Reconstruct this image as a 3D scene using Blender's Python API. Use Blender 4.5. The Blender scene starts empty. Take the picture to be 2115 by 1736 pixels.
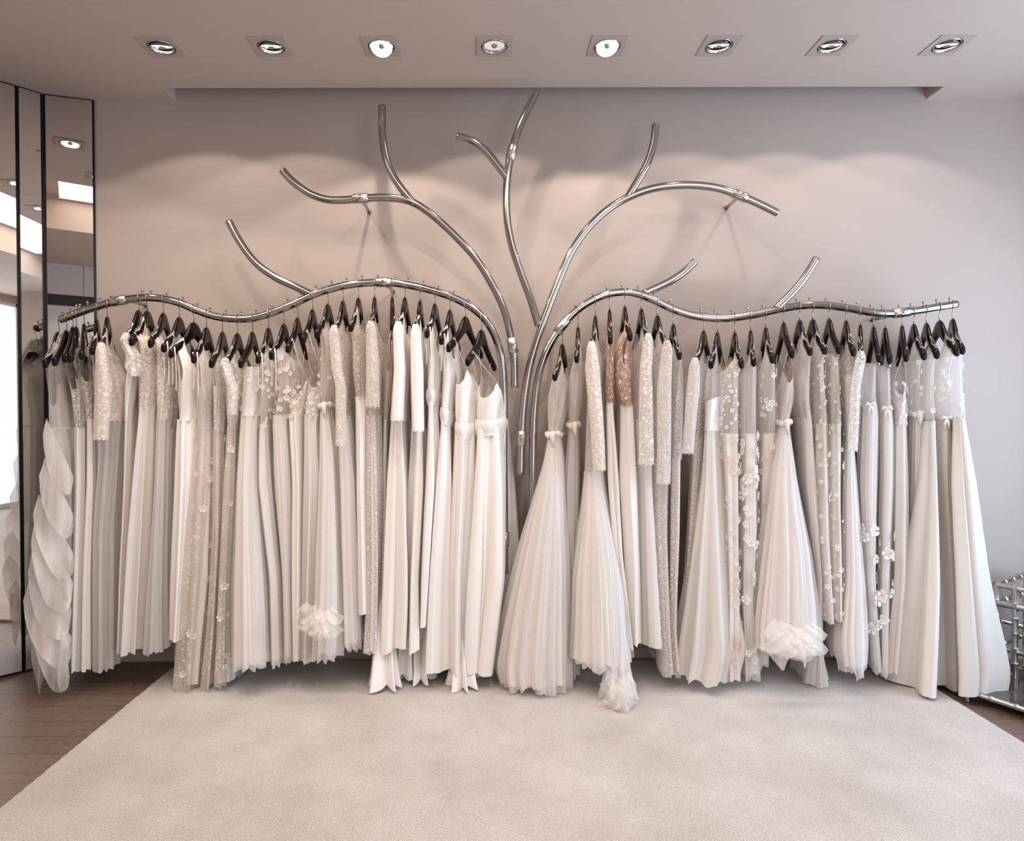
import bpy, bmesh, math, random
import numpy as np
from mathutils import Vector, Matrix, noise as mnoise

# ------------------------------------------------------------------ camera
scene = bpy.context.scene
COL = scene.collection
W, H, F = 2115.0, 1736.0, 1300.0
CAM = Vector((0.0, 0.0, 1.30))
PITCH = math.radians(0.8)
ROLL = math.radians(-0.12)
SHX = 0.0253
cam_data = bpy.data.cameras.new('camera')
cam = bpy.data.objects.new('camera', cam_data)
COL.objects.link(cam)
cam.location = CAM
rotm = Matrix.Rotation(math.pi / 2 - PITCH, 4, 'X') @ Matrix.Rotation(ROLL, 4, 'Z')
cam.rotation_euler = rotm.to_euler()
cam_data.sensor_fit = 'HORIZONTAL'
cam_data.sensor_width = 36.0
cam_data.lens = 36.0 * F / W
cam_data.shift_x = SHX
cam_data.clip_start = 0.02
scene.camera = cam
CR = (rotm @ Vector((1, 0, 0, 0))).to_3d()
CU = (rotm @ Vector((0, 1, 0, 0))).to_3d()
CF = (rotm @ Vector((0, 0, -1, 0))).to_3d()
CX0 = W / 2 - SHX * W
CY0 = H / 2


def P(px, py, Y):
    """point of the room seen at (px, py) that lies at depth Y"""
    d = CF + CR * ((px - CX0) / F) + CU * ((CY0 - py) / F)
    return CAM + d * ((Y - CAM.y) / d.y)


def proj(p):
    r = Vector(p) - CAM
    k = r.dot(CF)
    return CX0 + F * r.dot(CR) / k, CY0 - F * r.dot(CU) / k


# ------------------------------------------------------------------ exposure, world
scene.view_settings.view_transform = 'Standard'
scene.view_settings.look = 'None'
scene.view_settings.gamma = 1.0
scene.view_settings.use_curve_mapping = False
scene.view_settings.exposure = 0.03
scene.cycles.max_bounces = 10
scene.cycles.diffuse_bounces = 5
scene.cycles.transparent_max_bounces = 24
scene.cycles.transmission_bounces = 6
scene.cycles.sample_clamp_indirect = 4.0
scene.cycles.caustics_reflective = False
scene.cycles.caustics_refractive = False
world = bpy.data.worlds.new('World')
scene.world = world
world.use_nodes = True
world.node_tree.nodes['Background'].inputs[0].default_value = (0.78, 0.88, 1.0, 1)
world.node_tree.nodes['Background'].inputs[1].default_value = 1.6

WALLY, YR, CEIL = 3.28, 3.05, 2.912
XR = 3.2          # right wall
YF = -1.5         # wall behind the camera
XL = -2.75


def area_light(name, loc, rot, sx, sy, energy, color):
    l = bpy.data.lights.new(name, 'AREA')
    l.shape = 'RECTANGLE'
    l.size, l.size_y = sx, sy
    l.energy = energy
    l.color = color
    o = bpy.data.objects.new(name, l)
    o.location = loc
    o.rotation_euler = rot
    COL.objects.link(o)
    return o


# daylight entering through the side window and the shop front
area_light('daylight_side_window', (XR + 0.08, 1.85, 1.35), (0, math.pi / 2, 0), 2.2, 1.9, 76, (0.48, 0.71, 1.0))
area_light('daylight_shop_front', (2.23, YF - 0.14, 1.42), (math.pi / 2, 0, 0), 1.65, 2.6, 30, (1.0, 0.95, 0.92))
# light of the coves in the ceiling coffer above the camera
area_light('cove_light', (0.0, 1.10, CEIL + 0.26), (0, 0, 0), 4.4, 1.3, 66, (1.0, 0.89, 0.80))


# ------------------------------------------------------------------ helpers
def link(o, parent=None):
    COL.objects.link(o)
    if parent is not None:
        o.parent = parent
    return o


def mesh_obj(name, verts, faces, mat, parent=None, smooth=True, uvs=None):
    me = bpy.data.meshes.new(name)
    me.from_pydata([tuple(v) for v in verts], [], [tuple(f) for f in faces])
    if uvs is not None:
        uvl = me.uv_layers.new(name='UVMap')
        buf = np.empty(len(me.loops) * 2, dtype=np.float32)
        k = 0
        for f in uvs:
            for (a, b) in f:
                buf[k] = a
                buf[k + 1] = b
                k += 2
        uvl.data.foreach_set('uv', buf)
    me.materials.append(mat)
    if smooth:
        me.polygons.foreach_set('use_smooth', [True] * len(me.polygons))
    me.update()
    o = bpy.data.objects.new(name, me)
    return link(o, parent)


def bm_obj(name, bm, mat, parent=None, smooth=False):
    me = bpy.data.meshes.new(name)
    bm.to_mesh(me)
    bm.free()
    me.materials.append(mat)
    if smooth:
        me.polygons.foreach_set('use_smooth', [True] * len(me.polygons))
    o = bpy.data.objects.new(name, me)
    return link(o, parent)


def add_box(bm, x0, x1, y0, y1, z0, z1):
    vs = [bm.verts.new((x, y, z)) for z in (z0, z1) for y in (y0, y1) for x in (x0, x1)]
    for f in ((0, 2, 3, 1), (4, 5, 7, 6), (0, 1, 5, 4), (2, 6, 7, 3), (0, 4, 6, 2), (1, 3, 7, 5)):
        bm.faces.new([vs[i] for i in f])


def tag(o, label=None, cat=None, group=None, kind=None):
    if label: o['label'] = label
    if cat: o['category'] = cat
    if group: o['group'] = group
    if kind: o['kind'] = kind
    return o


def empty(name, loc):
    o = bpy.data.objects.new(name, None)
    o.location = loc
    o.empty_display_size = 0.1
    COL.objects.link(o)
    return o


def struct(o):
    o['kind'] = 'structure'
    return o


def under(root, o):
    """parent o (built in world coordinates) under an empty placed at root.location"""
    o.parent = root
    me = o.data
    me.transform(Matrix.Translation(-Vector(root.location)))
    return o


def catmull(pts, n=8, closed=False):
    out = []
    m = len(pts)
    for i in range(m - 1):
        p0 = pts[max(i - 1, 0)]
        p1, p2 = pts[i], pts[i + 1]
        p3 = pts[min(i + 2, m - 1)]
        for k in range(n):
            t = k / n
            out.append(0.5 * ((2 * p1) + (p2 - p0) * t + (2 * p0 - 5 * p1 + 4 * p2 - p3) * t * t
                              + (3 * p1 - p0 - 3 * p2 + p3) * t ** 3))
    out.append(pts[-1].copy())
    return out


def tube_data(path, r, seg=12, caps=True, hollow=0.0, verts=None, faces=None):
    verts = [] if verts is None else verts
    faces = [] if faces is None else faces
    base = len(verts)
    n = len(path)
    rr = r if isinstance(r, (list, tuple)) else [r] * n
    up = None
    for i, p in enumerate(path):
        t = (path[min(i + 1, n - 1)] - path[max(i - 1, 0)]).normalized()
        if up is None:
            a = Vector((0, 1, 0)) if abs(t.y) < 0.9 else Vector((1, 0, 0))
            up = (a - t * a.dot(t)).normalized()
        else:
            up = (up - t * up.dot(t)).normalized()
        s = t.cross(up)
        for k in range(seg):
            an = 2 * math.pi * k / seg
            verts.append(p + (up * math.cos(an) + s * math.sin(an)) * rr[i])
    for i in range(n - 1):
        for k in range(seg):
            a = base + i * seg + k
            b = base + i * seg + (k + 1) % seg
            faces.append((a, b, b + seg, a + seg))
    if caps:
        faces.append(tuple(base + k for k in range(seg))[::-1])
        faces.append(tuple(base + (n - 1) * seg + k for k in range(seg)))
    return verts, faces


def tube(name, path, r, mat, parent=None, seg=12, caps=True):
    v, f = tube_data(path, r, seg, caps)
    return mesh_obj(name, v, f, mat, parent)


# ------------------------------------------------------------------ materials
def new_mat(name):
    m = bpy.data.materials.new(name)
    m.use_nodes = True
    nt = m.node_tree
    return m, nt, nt.nodes['Principled BSDF']


def N(nt, typ, **kw):
    n = nt.nodes.new(typ)
    for k, v in kw.items():
        setattr(n, k, v)
    return n


def math_node(nt, op, a, b=None, clamp=False):
    n = N(nt, 'ShaderNodeMath', operation=op, use_clamp=clamp)
    for i, x in enumerate((a, b)):
        if x is None:
            continue
        if isinstance(x, (int, float)):
            n.inputs[i].default_value = x
        else:
            nt.links.new(x, n.inputs[i])
    return n.outputs[0]


def maprange(nt, v, a, b, c, d):
    n = N(nt, 'ShaderNodeMapRange')
    nt.links.new(v, n.inputs[0])
    for i, x in enumerate((a, b, c, d)):
        n.inputs[i + 1].default_value = x
    return n.outputs[0]


def simple(name, col, rough=0.5, metal=0.0, coat=0.0):
    m, nt, b = new_mat(name)
    b.inputs['Base Color'].default_value = (*col, 1)
    b.inputs['Roughness'].default_value = rough
    b.inputs['Metallic'].default_value = metal
    b.inputs['Coat Weight'].default_value = coat
    return m


def paint(name, col, bump=0.06, scale=260):
    m, nt, b = new_mat(name)
    b.inputs['Roughness'].default_value = 0.85
    b.inputs['Specular IOR Level'].default_value = 0.25
    tc = N(nt, 'ShaderNodeTexCoord')
    n1 = N(nt, 'ShaderNodeTexNoise')
    n1.inputs['Scale'].default_value = 1.4
    n1.inputs['Detail'].default_value = 3
    nt.links.new(tc.outputs['Object'], n1.inputs['Vector'])
    mix = N(nt, 'ShaderNodeMix', data_type='RGBA')
    mix.inputs[6].default_value = (*[c * 0.965 for c in col], 1)
    mix.inputs[7].default_value = (*[min(1, c * 1.03) for c in col], 1)
    nt.links.new(n1.outputs['Fac'], mix.inputs[0])
    nt.links.new(mix.outputs[2], b.inputs['Base Color'])
    n2 = N(nt, 'ShaderNodeTexNoise')
    n2.inputs['Scale'].default_value = scale
    nt.links.new(tc.outputs['Object'], n2.inputs['Vector'])
    bp = N(nt, 'ShaderNodeBump')
    bp.inputs['Strength'].default_value = bump
    bp.inputs['Distance'].default_value = 0.002
    nt.links.new(n2.outputs['Fac'], bp.inputs['Height'])
    nt.links.new(bp.outputs['Normal'], b.inputs['Normal'])
    return m


M_WALL = paint('wall_paint', (0.475, 0.397, 0.352))
M_CEIL = paint('ceiling_paint', (0.600, 0.497, 0.432))
M_WHITE = paint('white_lacquer', (0.80, 0.80, 0.82), 0.0)
M_GREY = simple('grey_panel', (0.30, 0.30, 0.32), 0.5)
M_BAND = simple('dark_band', (0.035, 0.025, 0.03), 0.3)
M_CHROME = simple('chrome', (0.41, 0.385, 0.37), 0.11, 1.0)
M_STEEL = simple('brushed_steel', (0.55, 0.52, 0.50), 0.25, 1.0)
M_MIRROR = simple('mirror_glass', (0.80, 0.79, 0.78), 0.012, 1.0)
M_BLACK = simple('black_edge', (0.008, 0.008, 0.009), 0.5)
M_HANGER = simple('espresso_lacquer', (0.008, 0.003, 0.0028), 0.26, 0.0, 0.0)
M_HANGER.node_tree.nodes['Principled BSDF'].inputs['Specular IOR Level'].default_value = 0.2
M_WIRE = simple('hook_wire', (0.45, 0.43, 0.42), 0.2, 1.0)
M_PLATE = paint('painted_trim_plate', (0.50, 0.42, 0.37), 0.02)
M_SILVER = simple('silver_leaf_metal', (0.52, 0.48, 0.45), 0.20, 1.0)
M_SMOKE = simple('smoked_shelf', (0.06, 0.045, 0.042), 0.08)


def emit(name, col, s):
    m = bpy.data.materials.new(name)
    m.use_nodes = True
    nt = m.node_tree
    nt.nodes.clear()
    e = N(nt, 'ShaderNodeEmission')
    e.inputs[0].default_value = (*col, 1)
    e.inputs[1].default_value = s
    o = N(nt, 'ShaderNodeOutputMaterial')
    nt.links.new(e.outputs[0], o.inputs[0])
    return m


M_LAMP = emit('lamp_glow', (1.0, 0.95, 0.90), 12.0)
M_LAMP_DIM = emit('lamp_glow_side', (1.0, 0.95, 0.9), 2.6)
M_LAMP_OFF = emit('lamp_glow_level', (1.0, 0.93, 0.88), 0.75)

mg, nt, b = new_mat('clear_glass')
b.inputs['Base Color'].default_value = (0.93, 0.95, 0.96, 1)
b.inputs['Roughness'].default_value = 0.02
b.inputs['Transmission Weight'].default_value = 1.0
b.inputs['IOR'].default_value = 1.1
b.inputs['Alpha'].default_value = 0.35
M_GLASS = mg


def pane_mat():
    m = bpy.data.materials.new('window_pane')
    m.use_nodes = True
    nt = m.node_tree
    nt.nodes.clear()
    t = N(nt, 'ShaderNodeBsdfTransparent')
    g = N(nt, 'ShaderNodeBsdfGlossy')
    g.inputs['Roughness'].default_value = 0.02
    mx = N(nt, 'ShaderNodeMixShader')
    mx.inputs[0].default_value = 0.06
    o = N(nt, 'ShaderNodeOutputMaterial')
    nt.links.new(t.outputs[0], mx.inputs[1])
    nt.links.new(g.outputs[0], mx.inputs[2])
    nt.links.new(mx.outputs[0], o.inputs[0])
    return m


M_PANE = pane_mat()


def floor_mat():
    m, nt, b = new_mat('limed_oak_boards')
    b.inputs['Roughness'].default_value = 0.42
    tc = N(nt, 'ShaderNodeTexCoord')
    mp = N(nt, 'ShaderNodeMapping')
    mp.inputs['Location'].default_value = (0.37, -0.078, 0)
    nt.links.new(tc.outputs['Object'], mp.inputs['Vector'])
    br = N(nt, 'ShaderNodeTexBrick')
    br.inputs['Scale'].default_value = 1.0
    br.inputs['Brick Width'].default_value = 1.15
    br.inputs['Row Height'].default_value = 0.128
    br.inputs['Mortar Size'].default_value = 0.0016
    br.inputs['Mortar Smooth'].default_value = 0.2
    br.inputs['Color1'].default_value = (0.165, 0.112, 0.082, 1)
    br.inputs['Color2'].default_value = (0.135, 0.092, 0.068, 1)
    br.inputs['Mortar'].default_value = (0.03, 0.018, 0.013, 1)
    nt.links.new(mp.outputs[0], br.inputs['Vector'])
    mp2 = N(nt, 'ShaderNodeMapping')
    mp2.inputs['Scale'].default_value = (3.0, 34.0, 1)
    nt.links.new(tc.outputs['Object'], mp2.inputs['Vector'])
    n1 = N(nt, 'ShaderNodeTexNoise')
    n1.inputs['Scale'].default_value = 2.2
    n1.inputs['Detail'].default_value = 6
    nt.links.new(mp2.outputs[0], n1.inputs['Vector'])
    mp3 = N(nt, 'ShaderNodeMapping')
    mp3.inputs['Scale'].default_value = (24.0, 90.0, 1)
    nt.links.new(tc.outputs['Object'], mp3.inputs['Vector'])
    n2 = N(nt, 'ShaderNodeTexNoise')
    n2.inputs['Scale'].default_value = 1.3
    n2.inputs['Detail'].default_value = 3
    nt.links.new(mp3.outputs[0], n2.inputs['Vector'])
    fleck = maprange(nt, n2.outputs['Fac'], 0.60, 0.66, 0.0, 0.8)
    g = maprange(nt, n1.outputs['Fac'], 0.3, 0.75, 1.12, 0.86)
    mul = N(nt, 'ShaderNodeVectorMath', operation='SCALE')
    nt.links.new(br.outputs['Color'], mul.inputs[0])
    nt.links.new(g, mul.inputs['Scale'])
    mix = N(nt, 'ShaderNodeMix', data_type='RGBA')
    nt.links.new(fleck, mix.inputs[0])
    nt.links.new(mul.outputs[0], mix.inputs[6])
    mix.inputs[7].default_value = (0.035, 0.02, 0.014, 1)
    nt.links.new(mix.outputs[2], b.inputs['Base Color'])
    bp = N(nt, 'ShaderNodeBump')
    bp.inputs['Strength'].default_value = 0.3
    bp.inputs['Distance'].default_value = 0.002
    h = math_node(nt, 'SUBTRACT', 1.0, br.outputs['Fac'])
    nt.links.new(h, bp.inputs['Height'])
    nt.links.new(bp.outputs['Normal'], b.inputs['Normal'])
    return m


def carpet_mat():
    m, nt, b = new_mat('wool_carpet')
    b.inputs['Roughness'].default_value = 1.0
    b.inputs['Specular IOR Level'].default_value = 0.05
    b.inputs['Sheen Weight'].default_value = 0.25
    tc = N(nt, 'ShaderNodeTexCoord')

    def noise(scale, det=2, rough=0.6):
        n = N(nt, 'ShaderNodeTexNoise')
        n.inputs['Scale'].default_value = scale
        n.inputs['Detail'].default_value = det
        n.inputs['Roughness'].default_value = rough
        nt.links.new(tc.outputs['Object'], n.inputs['Vector'])
        return n.outputs['Fac']
    big = noise(2.6, 5, 0.62)
    fine = noise(230, 3, 0.75)
    mix = N(nt, 'ShaderNodeMix', data_type='RGBA')
    nt.links.new(maprange(nt, big, 0.35, 0.65, 0, 1), mix.inputs[0])
    mix.inputs[6].default_value = (0.455, 0.402, 0.364, 1)
    mix.inputs[7].default_value = (0.560, 0.510, 0.472, 1)
    sc = N(nt, 'ShaderNodeVectorMath', operation='SCALE')
    nt.links.new(mix.outputs[2], sc.inputs[0])
    nt.links.new(maprange(nt, fine, 0.32, 0.68, 0.60, 1.22), sc.inputs['Scale'])
    nt.links.new(sc.outputs[0], b.inputs['Base Color'])
    bp = N(nt, 'ShaderNodeBump')
    bp.inputs['Strength'].default_value = 0.7
    bp.inputs['Distance'].default_value = 0.004
    nt.links.new(fine, bp.inputs['Height'])
    nt.links.new(bp.outputs['Normal'], b.inputs['Normal'])
    return m


def cloth(name, col, rough=0.7, sheen=0.2, alpha=1.0, pattern=None, transl=0.25, spec=0.3, scale=1.0, pcol=None, wrinkle=0.0):
    """pattern None | 'tulle' | 'lace' | 'guipure' | 'scroll' | 'bead' | 'motif'; coordinates are metres of cloth"""
    m, nt, b = new_mat(name)
    b.inputs['Roughness'].default_value = rough
    b.inputs['Sheen Weight'].default_value = sheen
    b.inputs['Specular IOR Level'].default_value = spec
    uv = N(nt, 'ShaderNodeUVMap')
    out = nt.nodes['Material Output']
    base = (*col, 1)
    b.inputs['Base Color'].default_value = base
    tr = N(nt, 'ShaderNodeBsdfTranslucent')
    tr.inputs[0].default_value = base
    ms = N(nt, 'ShaderNodeMixShader')
    ms.inputs[0].default_value = transl
    nt.links.new(b.outputs[0], ms.inputs[1])
    nt.links.new(tr.outputs[0], ms.inputs[2])
    final = ms.outputs[0]
    height = None
    a_sock = None

    def tex(kind, sx, sy, **kw):
        mp = N(nt, 'ShaderNodeMapping')
        mp.inputs['Scale'].default_value = (sx, sy, 1)
        nt.links.new(uv.outputs[0], mp.inputs['Vector'])
        t = N(nt, kind)
        for k, v in kw.items():
            if k in t.inputs:
                t.inputs[k].default_value = v
            else:
                setattr(t, k, v)
        nt.links.new(mp.outputs[0], t.inputs['Vector'])
        return t, mp

    def warped(s, amt, wscale):
        nz, _ = tex('ShaderNodeTexNoise', wscale, wscale, Scale=1.0, Detail=2)
        mp = N(nt, 'ShaderNodeMapping')
        mp.inputs['Scale'].default_value = (s, s, 1)
        nt.links.new(uv.outputs[0], mp.inputs['Vector'])
        v = N(nt, 'ShaderNodeVectorMath', operation='SCALE')
        nt.links.new(nz.outputs['Color'], v.inputs[0])
        v.inputs['Scale'].default_value = amt
        ad = N(nt, 'ShaderNodeVectorMath', operation='ADD')
        nt.links.new(mp.outputs[0], ad.inputs[0])
        nt.links.new(v.outputs[0], ad.inputs[1])
        return ad.outputs[0]

    def vor(vec, feature):
        t = N(nt, 'ShaderNodeTexVoronoi', feature=feature)
        t.inputs['Scale'].default_value = 1.0
        nt.links.new(vec, t.inputs['Vector'])
        return t.outputs['Distance']

    if pattern == 'tulle':
        st, _ = tex('ShaderNodeTexNoise', 70 * scale, 1.6, Scale=1.0, Detail=4, Roughness=0.7)
        a_sock = maprange(nt, st.outputs['Fac'], 0.35, 0.68, alpha - 0.08, alpha + 0.12)
        height = st.outputs['Fac']
    elif pattern == 'lace':
        s = 42 * scale
        v = warped(s, 2.2, s * 0.5)
        blob = maprange(nt, vor(v, 'F1'), 0.36, 0.46, 1, 0)
        edge = maprange(nt, vor(v, 'DISTANCE_TO_EDGE'), 0.03, 0.06, 1, 0)
        net = maprange(nt, vor(warped(s * 5, 0.4, s), 'DISTANCE_TO_EDGE'), 0.08, 0.14, 0.55, 0)
        mk = math_node(nt, 'MAXIMUM', blob, edge)
        mk = math_node(nt, 'MAXIMUM', mk, net)
        a_sock = maprange(nt, mk, 0, 1, alpha, 1.0)
        height = mk
    elif pattern == 'guipure':
        s = 66 * scale
        v = warped(s, 3.4, s * 0.45)
        ring = math_node(nt, 'ABSOLUTE', math_node(nt, 'SUBTRACT', vor(v, 'F1'), 0.32))
        mk = maprange(nt, ring, 0.10, 0.17, 1, 0)
        a_sock = maprange(nt, mk, 0, 1, alpha, 1.0)
        height = mk
    elif pattern == 'scroll':
        s = 34 * scale
        v = warped(s, 3.0, s * 0.35)
        d = vor(v, 'F1')
        w = math_node(nt, 'ABSOLUTE', math_node(nt, 'SINE', math_node(nt, 'MULTIPLY', d, 11.0)))
        mk = maprange(nt, w, 0.30, 0.60, 1, 0)
        a_sock = maprange(nt, mk, 0, 1, alpha, 1.0)
        height = mk
    elif pattern == 'bead':
        s = 100 * scale
        d = vor(warped(s, 0.5, s * 0.2), 'F1')
        dot = maprange(nt, d, 0.20, 0.28, 1, 0)
        nz, _ = tex('ShaderNodeTexNoise', 30, 22, Scale=1.0, Detail=3)
        reg = maprange(nt, nz.outputs['Fac'], 0.44, 0.56, 0.15, 1)
        mk = math_node(nt, 'MULTIPLY', dot, reg)
        st, _ = tex('ShaderNodeTexNoise', 60, 8, Scale=1.0, Detail=2)
        basea = maprange(nt, st.outputs['Fac'], 0.35, 0.65, alpha - 0.08, alpha + 0.12)
        a_sock = math_node(nt, 'MAXIMUM', basea, mk)
        height = mk
    elif pattern == 'motif':
        s = 22 * scale
        v = warped(s, 2.4, s * 1.1)
        d = vor(v, 'F1')
        nz, _ = tex('ShaderNodeTexNoise', 9 * scale, 6 * scale, Scale=1.0, Detail=1)
        reg = maprange(nt, nz.outputs['Fac'], 0.46, 0.54, 0, 1)
        w = math_node(nt, 'ABSOLUTE', math_node(nt, 'SINE', math_node(nt, 'MULTIPLY', d, 15.0)))
        mk = math_node(nt, 'MULTIPLY', maprange(nt, w, 0.35, 0.6, 1, 0), reg)
        a_sock = maprange(nt, mk, 0, 1, alpha, 1.0)
        height = mk
    if pattern in ('lace', 'guipure', 'scroll', 'motif', 'bead'):
        mix = N(nt, 'ShaderNodeMix', data_type='RGBA')
        nt.links.new(height, mix.inputs[0])
        mix.inputs[6].default_value = base
        mix.inputs[7].default_value = (*(pcol or (0.88, 0.82, 0.77)), 1)
        nt.links.new(mix.outputs[2], b.inputs['Base Color'])
    if pattern is None:
        wv, _ = tex('ShaderNodeTexNoise', 9, 3.2, Scale=1.0, Detail=3)
        height = wv.outputs['Fac']
    bp = N(nt, 'ShaderNodeBump')
    bp.inputs['Strength'].default_value = {None: 0.25 + wrinkle, 'tulle': 0.35}.get(pattern, 0.6)
    bp.inputs['Distance'].default_value = 0.012 if pattern is None else (0.006 if pattern == 'tulle' else 0.003)
    nt.links.new(height, bp.inputs['Height'])
    nt.links.new(bp.outputs['Normal'], b.inputs['Normal'])
    if a_sock is not None:
        tp = N(nt, 'ShaderNodeBsdfTransparent')
        mx = N(nt, 'ShaderNodeMixShader')
        nt.links.new(a_sock, mx.inputs[0])
        nt.links.new(tp.outputs[0], mx.inputs[1])
        nt.links.new(final, mx.inputs[2])
        final = mx.outputs[0]
    nt.links.new(final, out.inputs['Surface'])
    return m


IV = (0.83, 0.765, 0.70)
MATS = {
    'satin': cloth('ivory_satin', (0.90, 0.855, 0.815), 0.40, 0.1, spec=0.5, transl=0.12),
    'satincream': cloth('cream_satin', (0.66, 0.605, 0.545), 0.5, 0.1, spec=0.3, transl=0.1),
    'satinpale': cloth('pale_satin', (0.76, 0.72, 0.69), 0.45, 0.1, spec=0.35, transl=0.1),
    'crepe': cloth('ivory_crepe', (0.88, 0.835, 0.795), 0.75, 0.25, transl=0.2),
    'chiffon': cloth('chiffon', (0.90, 0.85, 0.805), 0.8, 0.3, transl=0.4),
    'lining': cloth('skirt_lining', (0.92, 0.87, 0.825), 0.6, 0.1, transl=0.3),
    'tulle': cloth('tulle', (0.94, 0.905, 0.88), 0.9, 0.3, alpha=0.66, pattern='tulle', transl=0.45),
    'tullewarm': cloth('warm_tulle', (0.89, 0.845, 0.81), 0.9, 0.3, alpha=0.74, pattern='tulle', transl=0.45),
    'organza': cloth('organza', (0.88, 0.84, 0.80), 0.55, 0.3, alpha=0.62, pattern='tulle', transl=0.35, scale=0.35),
    'sheer': cloth('sheer_net', (0.90, 0.84, 0.79), 0.9, 0.3, alpha=0.50, pattern='tulle', transl=0.4),
    'lace': cloth('ivory_lace', IV, 0.8, 0.2, alpha=0.25, pattern='lace', transl=0.25),
    'laceguip': cloth('corded_lace', (0.80, 0.70, 0.62), 0.8, 0.2, alpha=0.72, pattern='guipure', transl=0.2, pcol=(0.90, 0.84, 0.78)),
    'lacefine': cloth('fine_lace', (0.80, 0.72, 0.65), 0.8, 0.2, alpha=0.55, pattern='guipure', transl=0.3, scale=1.6),
    'scroll': cloth('scroll_lace', (0.78, 0.71, 0.67), 0.8, 0.2, alpha=0.62, pattern='scroll', transl=0.25, pcol=(0.9, 0.86, 0.83)),
    'motif': cloth('embroidered_net', (0.78, 0.70, 0.63), 0.8, 0.2, alpha=0.50, pattern='motif', transl=0.3, pcol=(0.92, 0.88, 0.84)),
    'bead': cloth('beaded_net', (0.80, 0.735, 0.685), 0.45, 0.3, alpha=0.64, pattern='bead', transl=0.15, pcol=(0.97, 0.95, 0.92)),
    'nude': cloth('blush_net_with_lace', (0.62, 0.40, 0.31), 0.8, 0.2, alpha=0.74, pattern='guipure', transl=0.25, pcol=(0.88, 0.74, 0.65), scale=.7),
    'petal': cloth('petal_cloth', (0.92, 0.87, 0.83), 0.7, 0.3, transl=0.35),
    'petalwarm': cloth('warm_petal_cloth', (0.80, 0.68, 0.60), 0.7, 0.3, transl=0.35),
    'crushed': cloth('crushed_net', (0.93, 0.89, 0.86), 0.9, 0.3, alpha=0.42, pattern='tulle', transl=0.45, scale=.4),
    'strap': cloth('strap_cloth', (0.84, 0.77, 0.71), 0.6, 0.1, transl=0.1),
}
M_FLOOR = floor_mat()
M_CARPET = carpet_mat()

# ------------------------------------------------------------------ room shell
bm = bmesh.new()
add_box(bm, XL - 0.1, XR + 0.1, YF - 0.1, WALLY + 0.1, -0.06, 0.0)
struct(bm_obj('floor', bm, M_FLOOR))

bm = bmesh.new()
add_box(bm, XL - 0.1, XR + 0.1, WALLY, WALLY + 0.1, 0.0, CEIL + 0.5)
struct(bm_obj('wall_back', bm, M_WALL))
bm = bmesh.new()
add_box(bm, XL - 0.1, XL, YF - 0.1, WALLY, 0.0, CEIL + 0.3)
struct(bm_obj('wall_left', bm, M_WALL))
# right wall with the window opening
WY0, WY1, WZ0, WZ1 = 0.85, 2.85, 0.12, 2.55
bm = bmesh.new()
add_box(bm, XR, XR + 0.1, YF - 0.1, WY0, 0.0, CEIL + 0.3)
add_box(bm, XR, XR + 0.1, WY1, WALLY, 0.0, CEIL + 0.3)
add_box(bm, XR, XR + 0.1, WY0, WY1, 0.0, WZ0)
add_box(bm, XR, XR + 0.1, WY0, WY1, WZ1, CEIL + 0.3)
struct(bm_obj('wall_right', bm, M_WALL))
bm = bmesh.new()
FX0, FX1, FZ1 = 1.35, 3.12, 2.82
add_box(bm, XL, FX0, YF - 0.1, YF, 0.0, CEIL + 0.3)
add_box(bm, FX1, XR, YF - 0.1, YF, 0.0, CEIL + 0.3)
add_box(bm, FX0, FX1, YF - 0.1, YF, FZ1, CEIL + 0.3)
struct(bm_obj('wall_front', bm, M_WALL))


def window_frame(name, boxes, pane):
    bm = bmesh.new()
    for b_ in boxes:
        add_box(bm, *b_)
    w = struct(bm_obj(name, bm, M_WHITE))
    bm = bmesh.new()
    add_box(bm, *pane)
    bm_obj('pane', bm, M_PANE, w)


window_frame('window_1', [(XR + 0.01, XR + 0.06, WY0, WY0 + 0.05, WZ0, WZ1), (XR + 0.01, XR + 0.06, WY1 - 0.05, WY1, WZ0, WZ1),
                          (XR + 0.01, XR + 0.06, WY0, WY1, WZ0, WZ0 + 0.05), (XR + 0.01, XR + 0.06, WY0, WY1, WZ1 - 0.05, WZ1)],
             (XR + 0.03, XR + 0.035, WY0 + 0.05, WY1 - 0.05, WZ0 + 0.05, WZ1 - 0.05))
window_frame('window_2', [(FX0, FX0 + 0.05, YF - 0.07, YF - 0.02, 0.0, FZ1), (FX1 - 0.05, FX1, YF - 0.07, YF - 0.02, 0.0, FZ1),
                          (FX0, FX1, YF - 0.07, YF - 0.02, FZ1 - 0.05, FZ1), (FX0, FX1, YF - 0.07, YF - 0.02, 0.0, 0.06)],
             (FX0 + 0.05, FX1 - 0.05, YF - 0.05, YF - 0.045, 0.06, FZ1 - 0.05))

bm = bmesh.new()
add_box(bm, -2.0, 2.2, WALLY - 0.012, WALLY, 0.0, 0.07)
struct(bm_obj('baseboard_back', bm, M_WALL))

# downlight positions: (px of centre, tilt about X in degrees, bright)
LAMPS = [(334, 20, 0), (560, 20, 0), (788, -30, 1), (1021, 4, 0), (1254, -30, 1), (1485, 20, 0), (1718, 20, 0), (1956, 20, 0)]
LY, LS, LR = 2.80, 0.078, 0.052
lamp_xy = [(P(px, 104, LY).x, LY) for px, _, _ in LAMPS]
EXTRA = [(-2.12, 2.56), (-1.95, 2.02), (-1.6, -0.55), (1.0, -0.4), (-1.0, -0.4), (-1.05, 2.05), (-0.35, 2.05), (0.55, 2.05), (-1.75, 1.98 + 0.32)]  # mirrored lamps, plus unseen ones added to light cupboards and gowns
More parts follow.
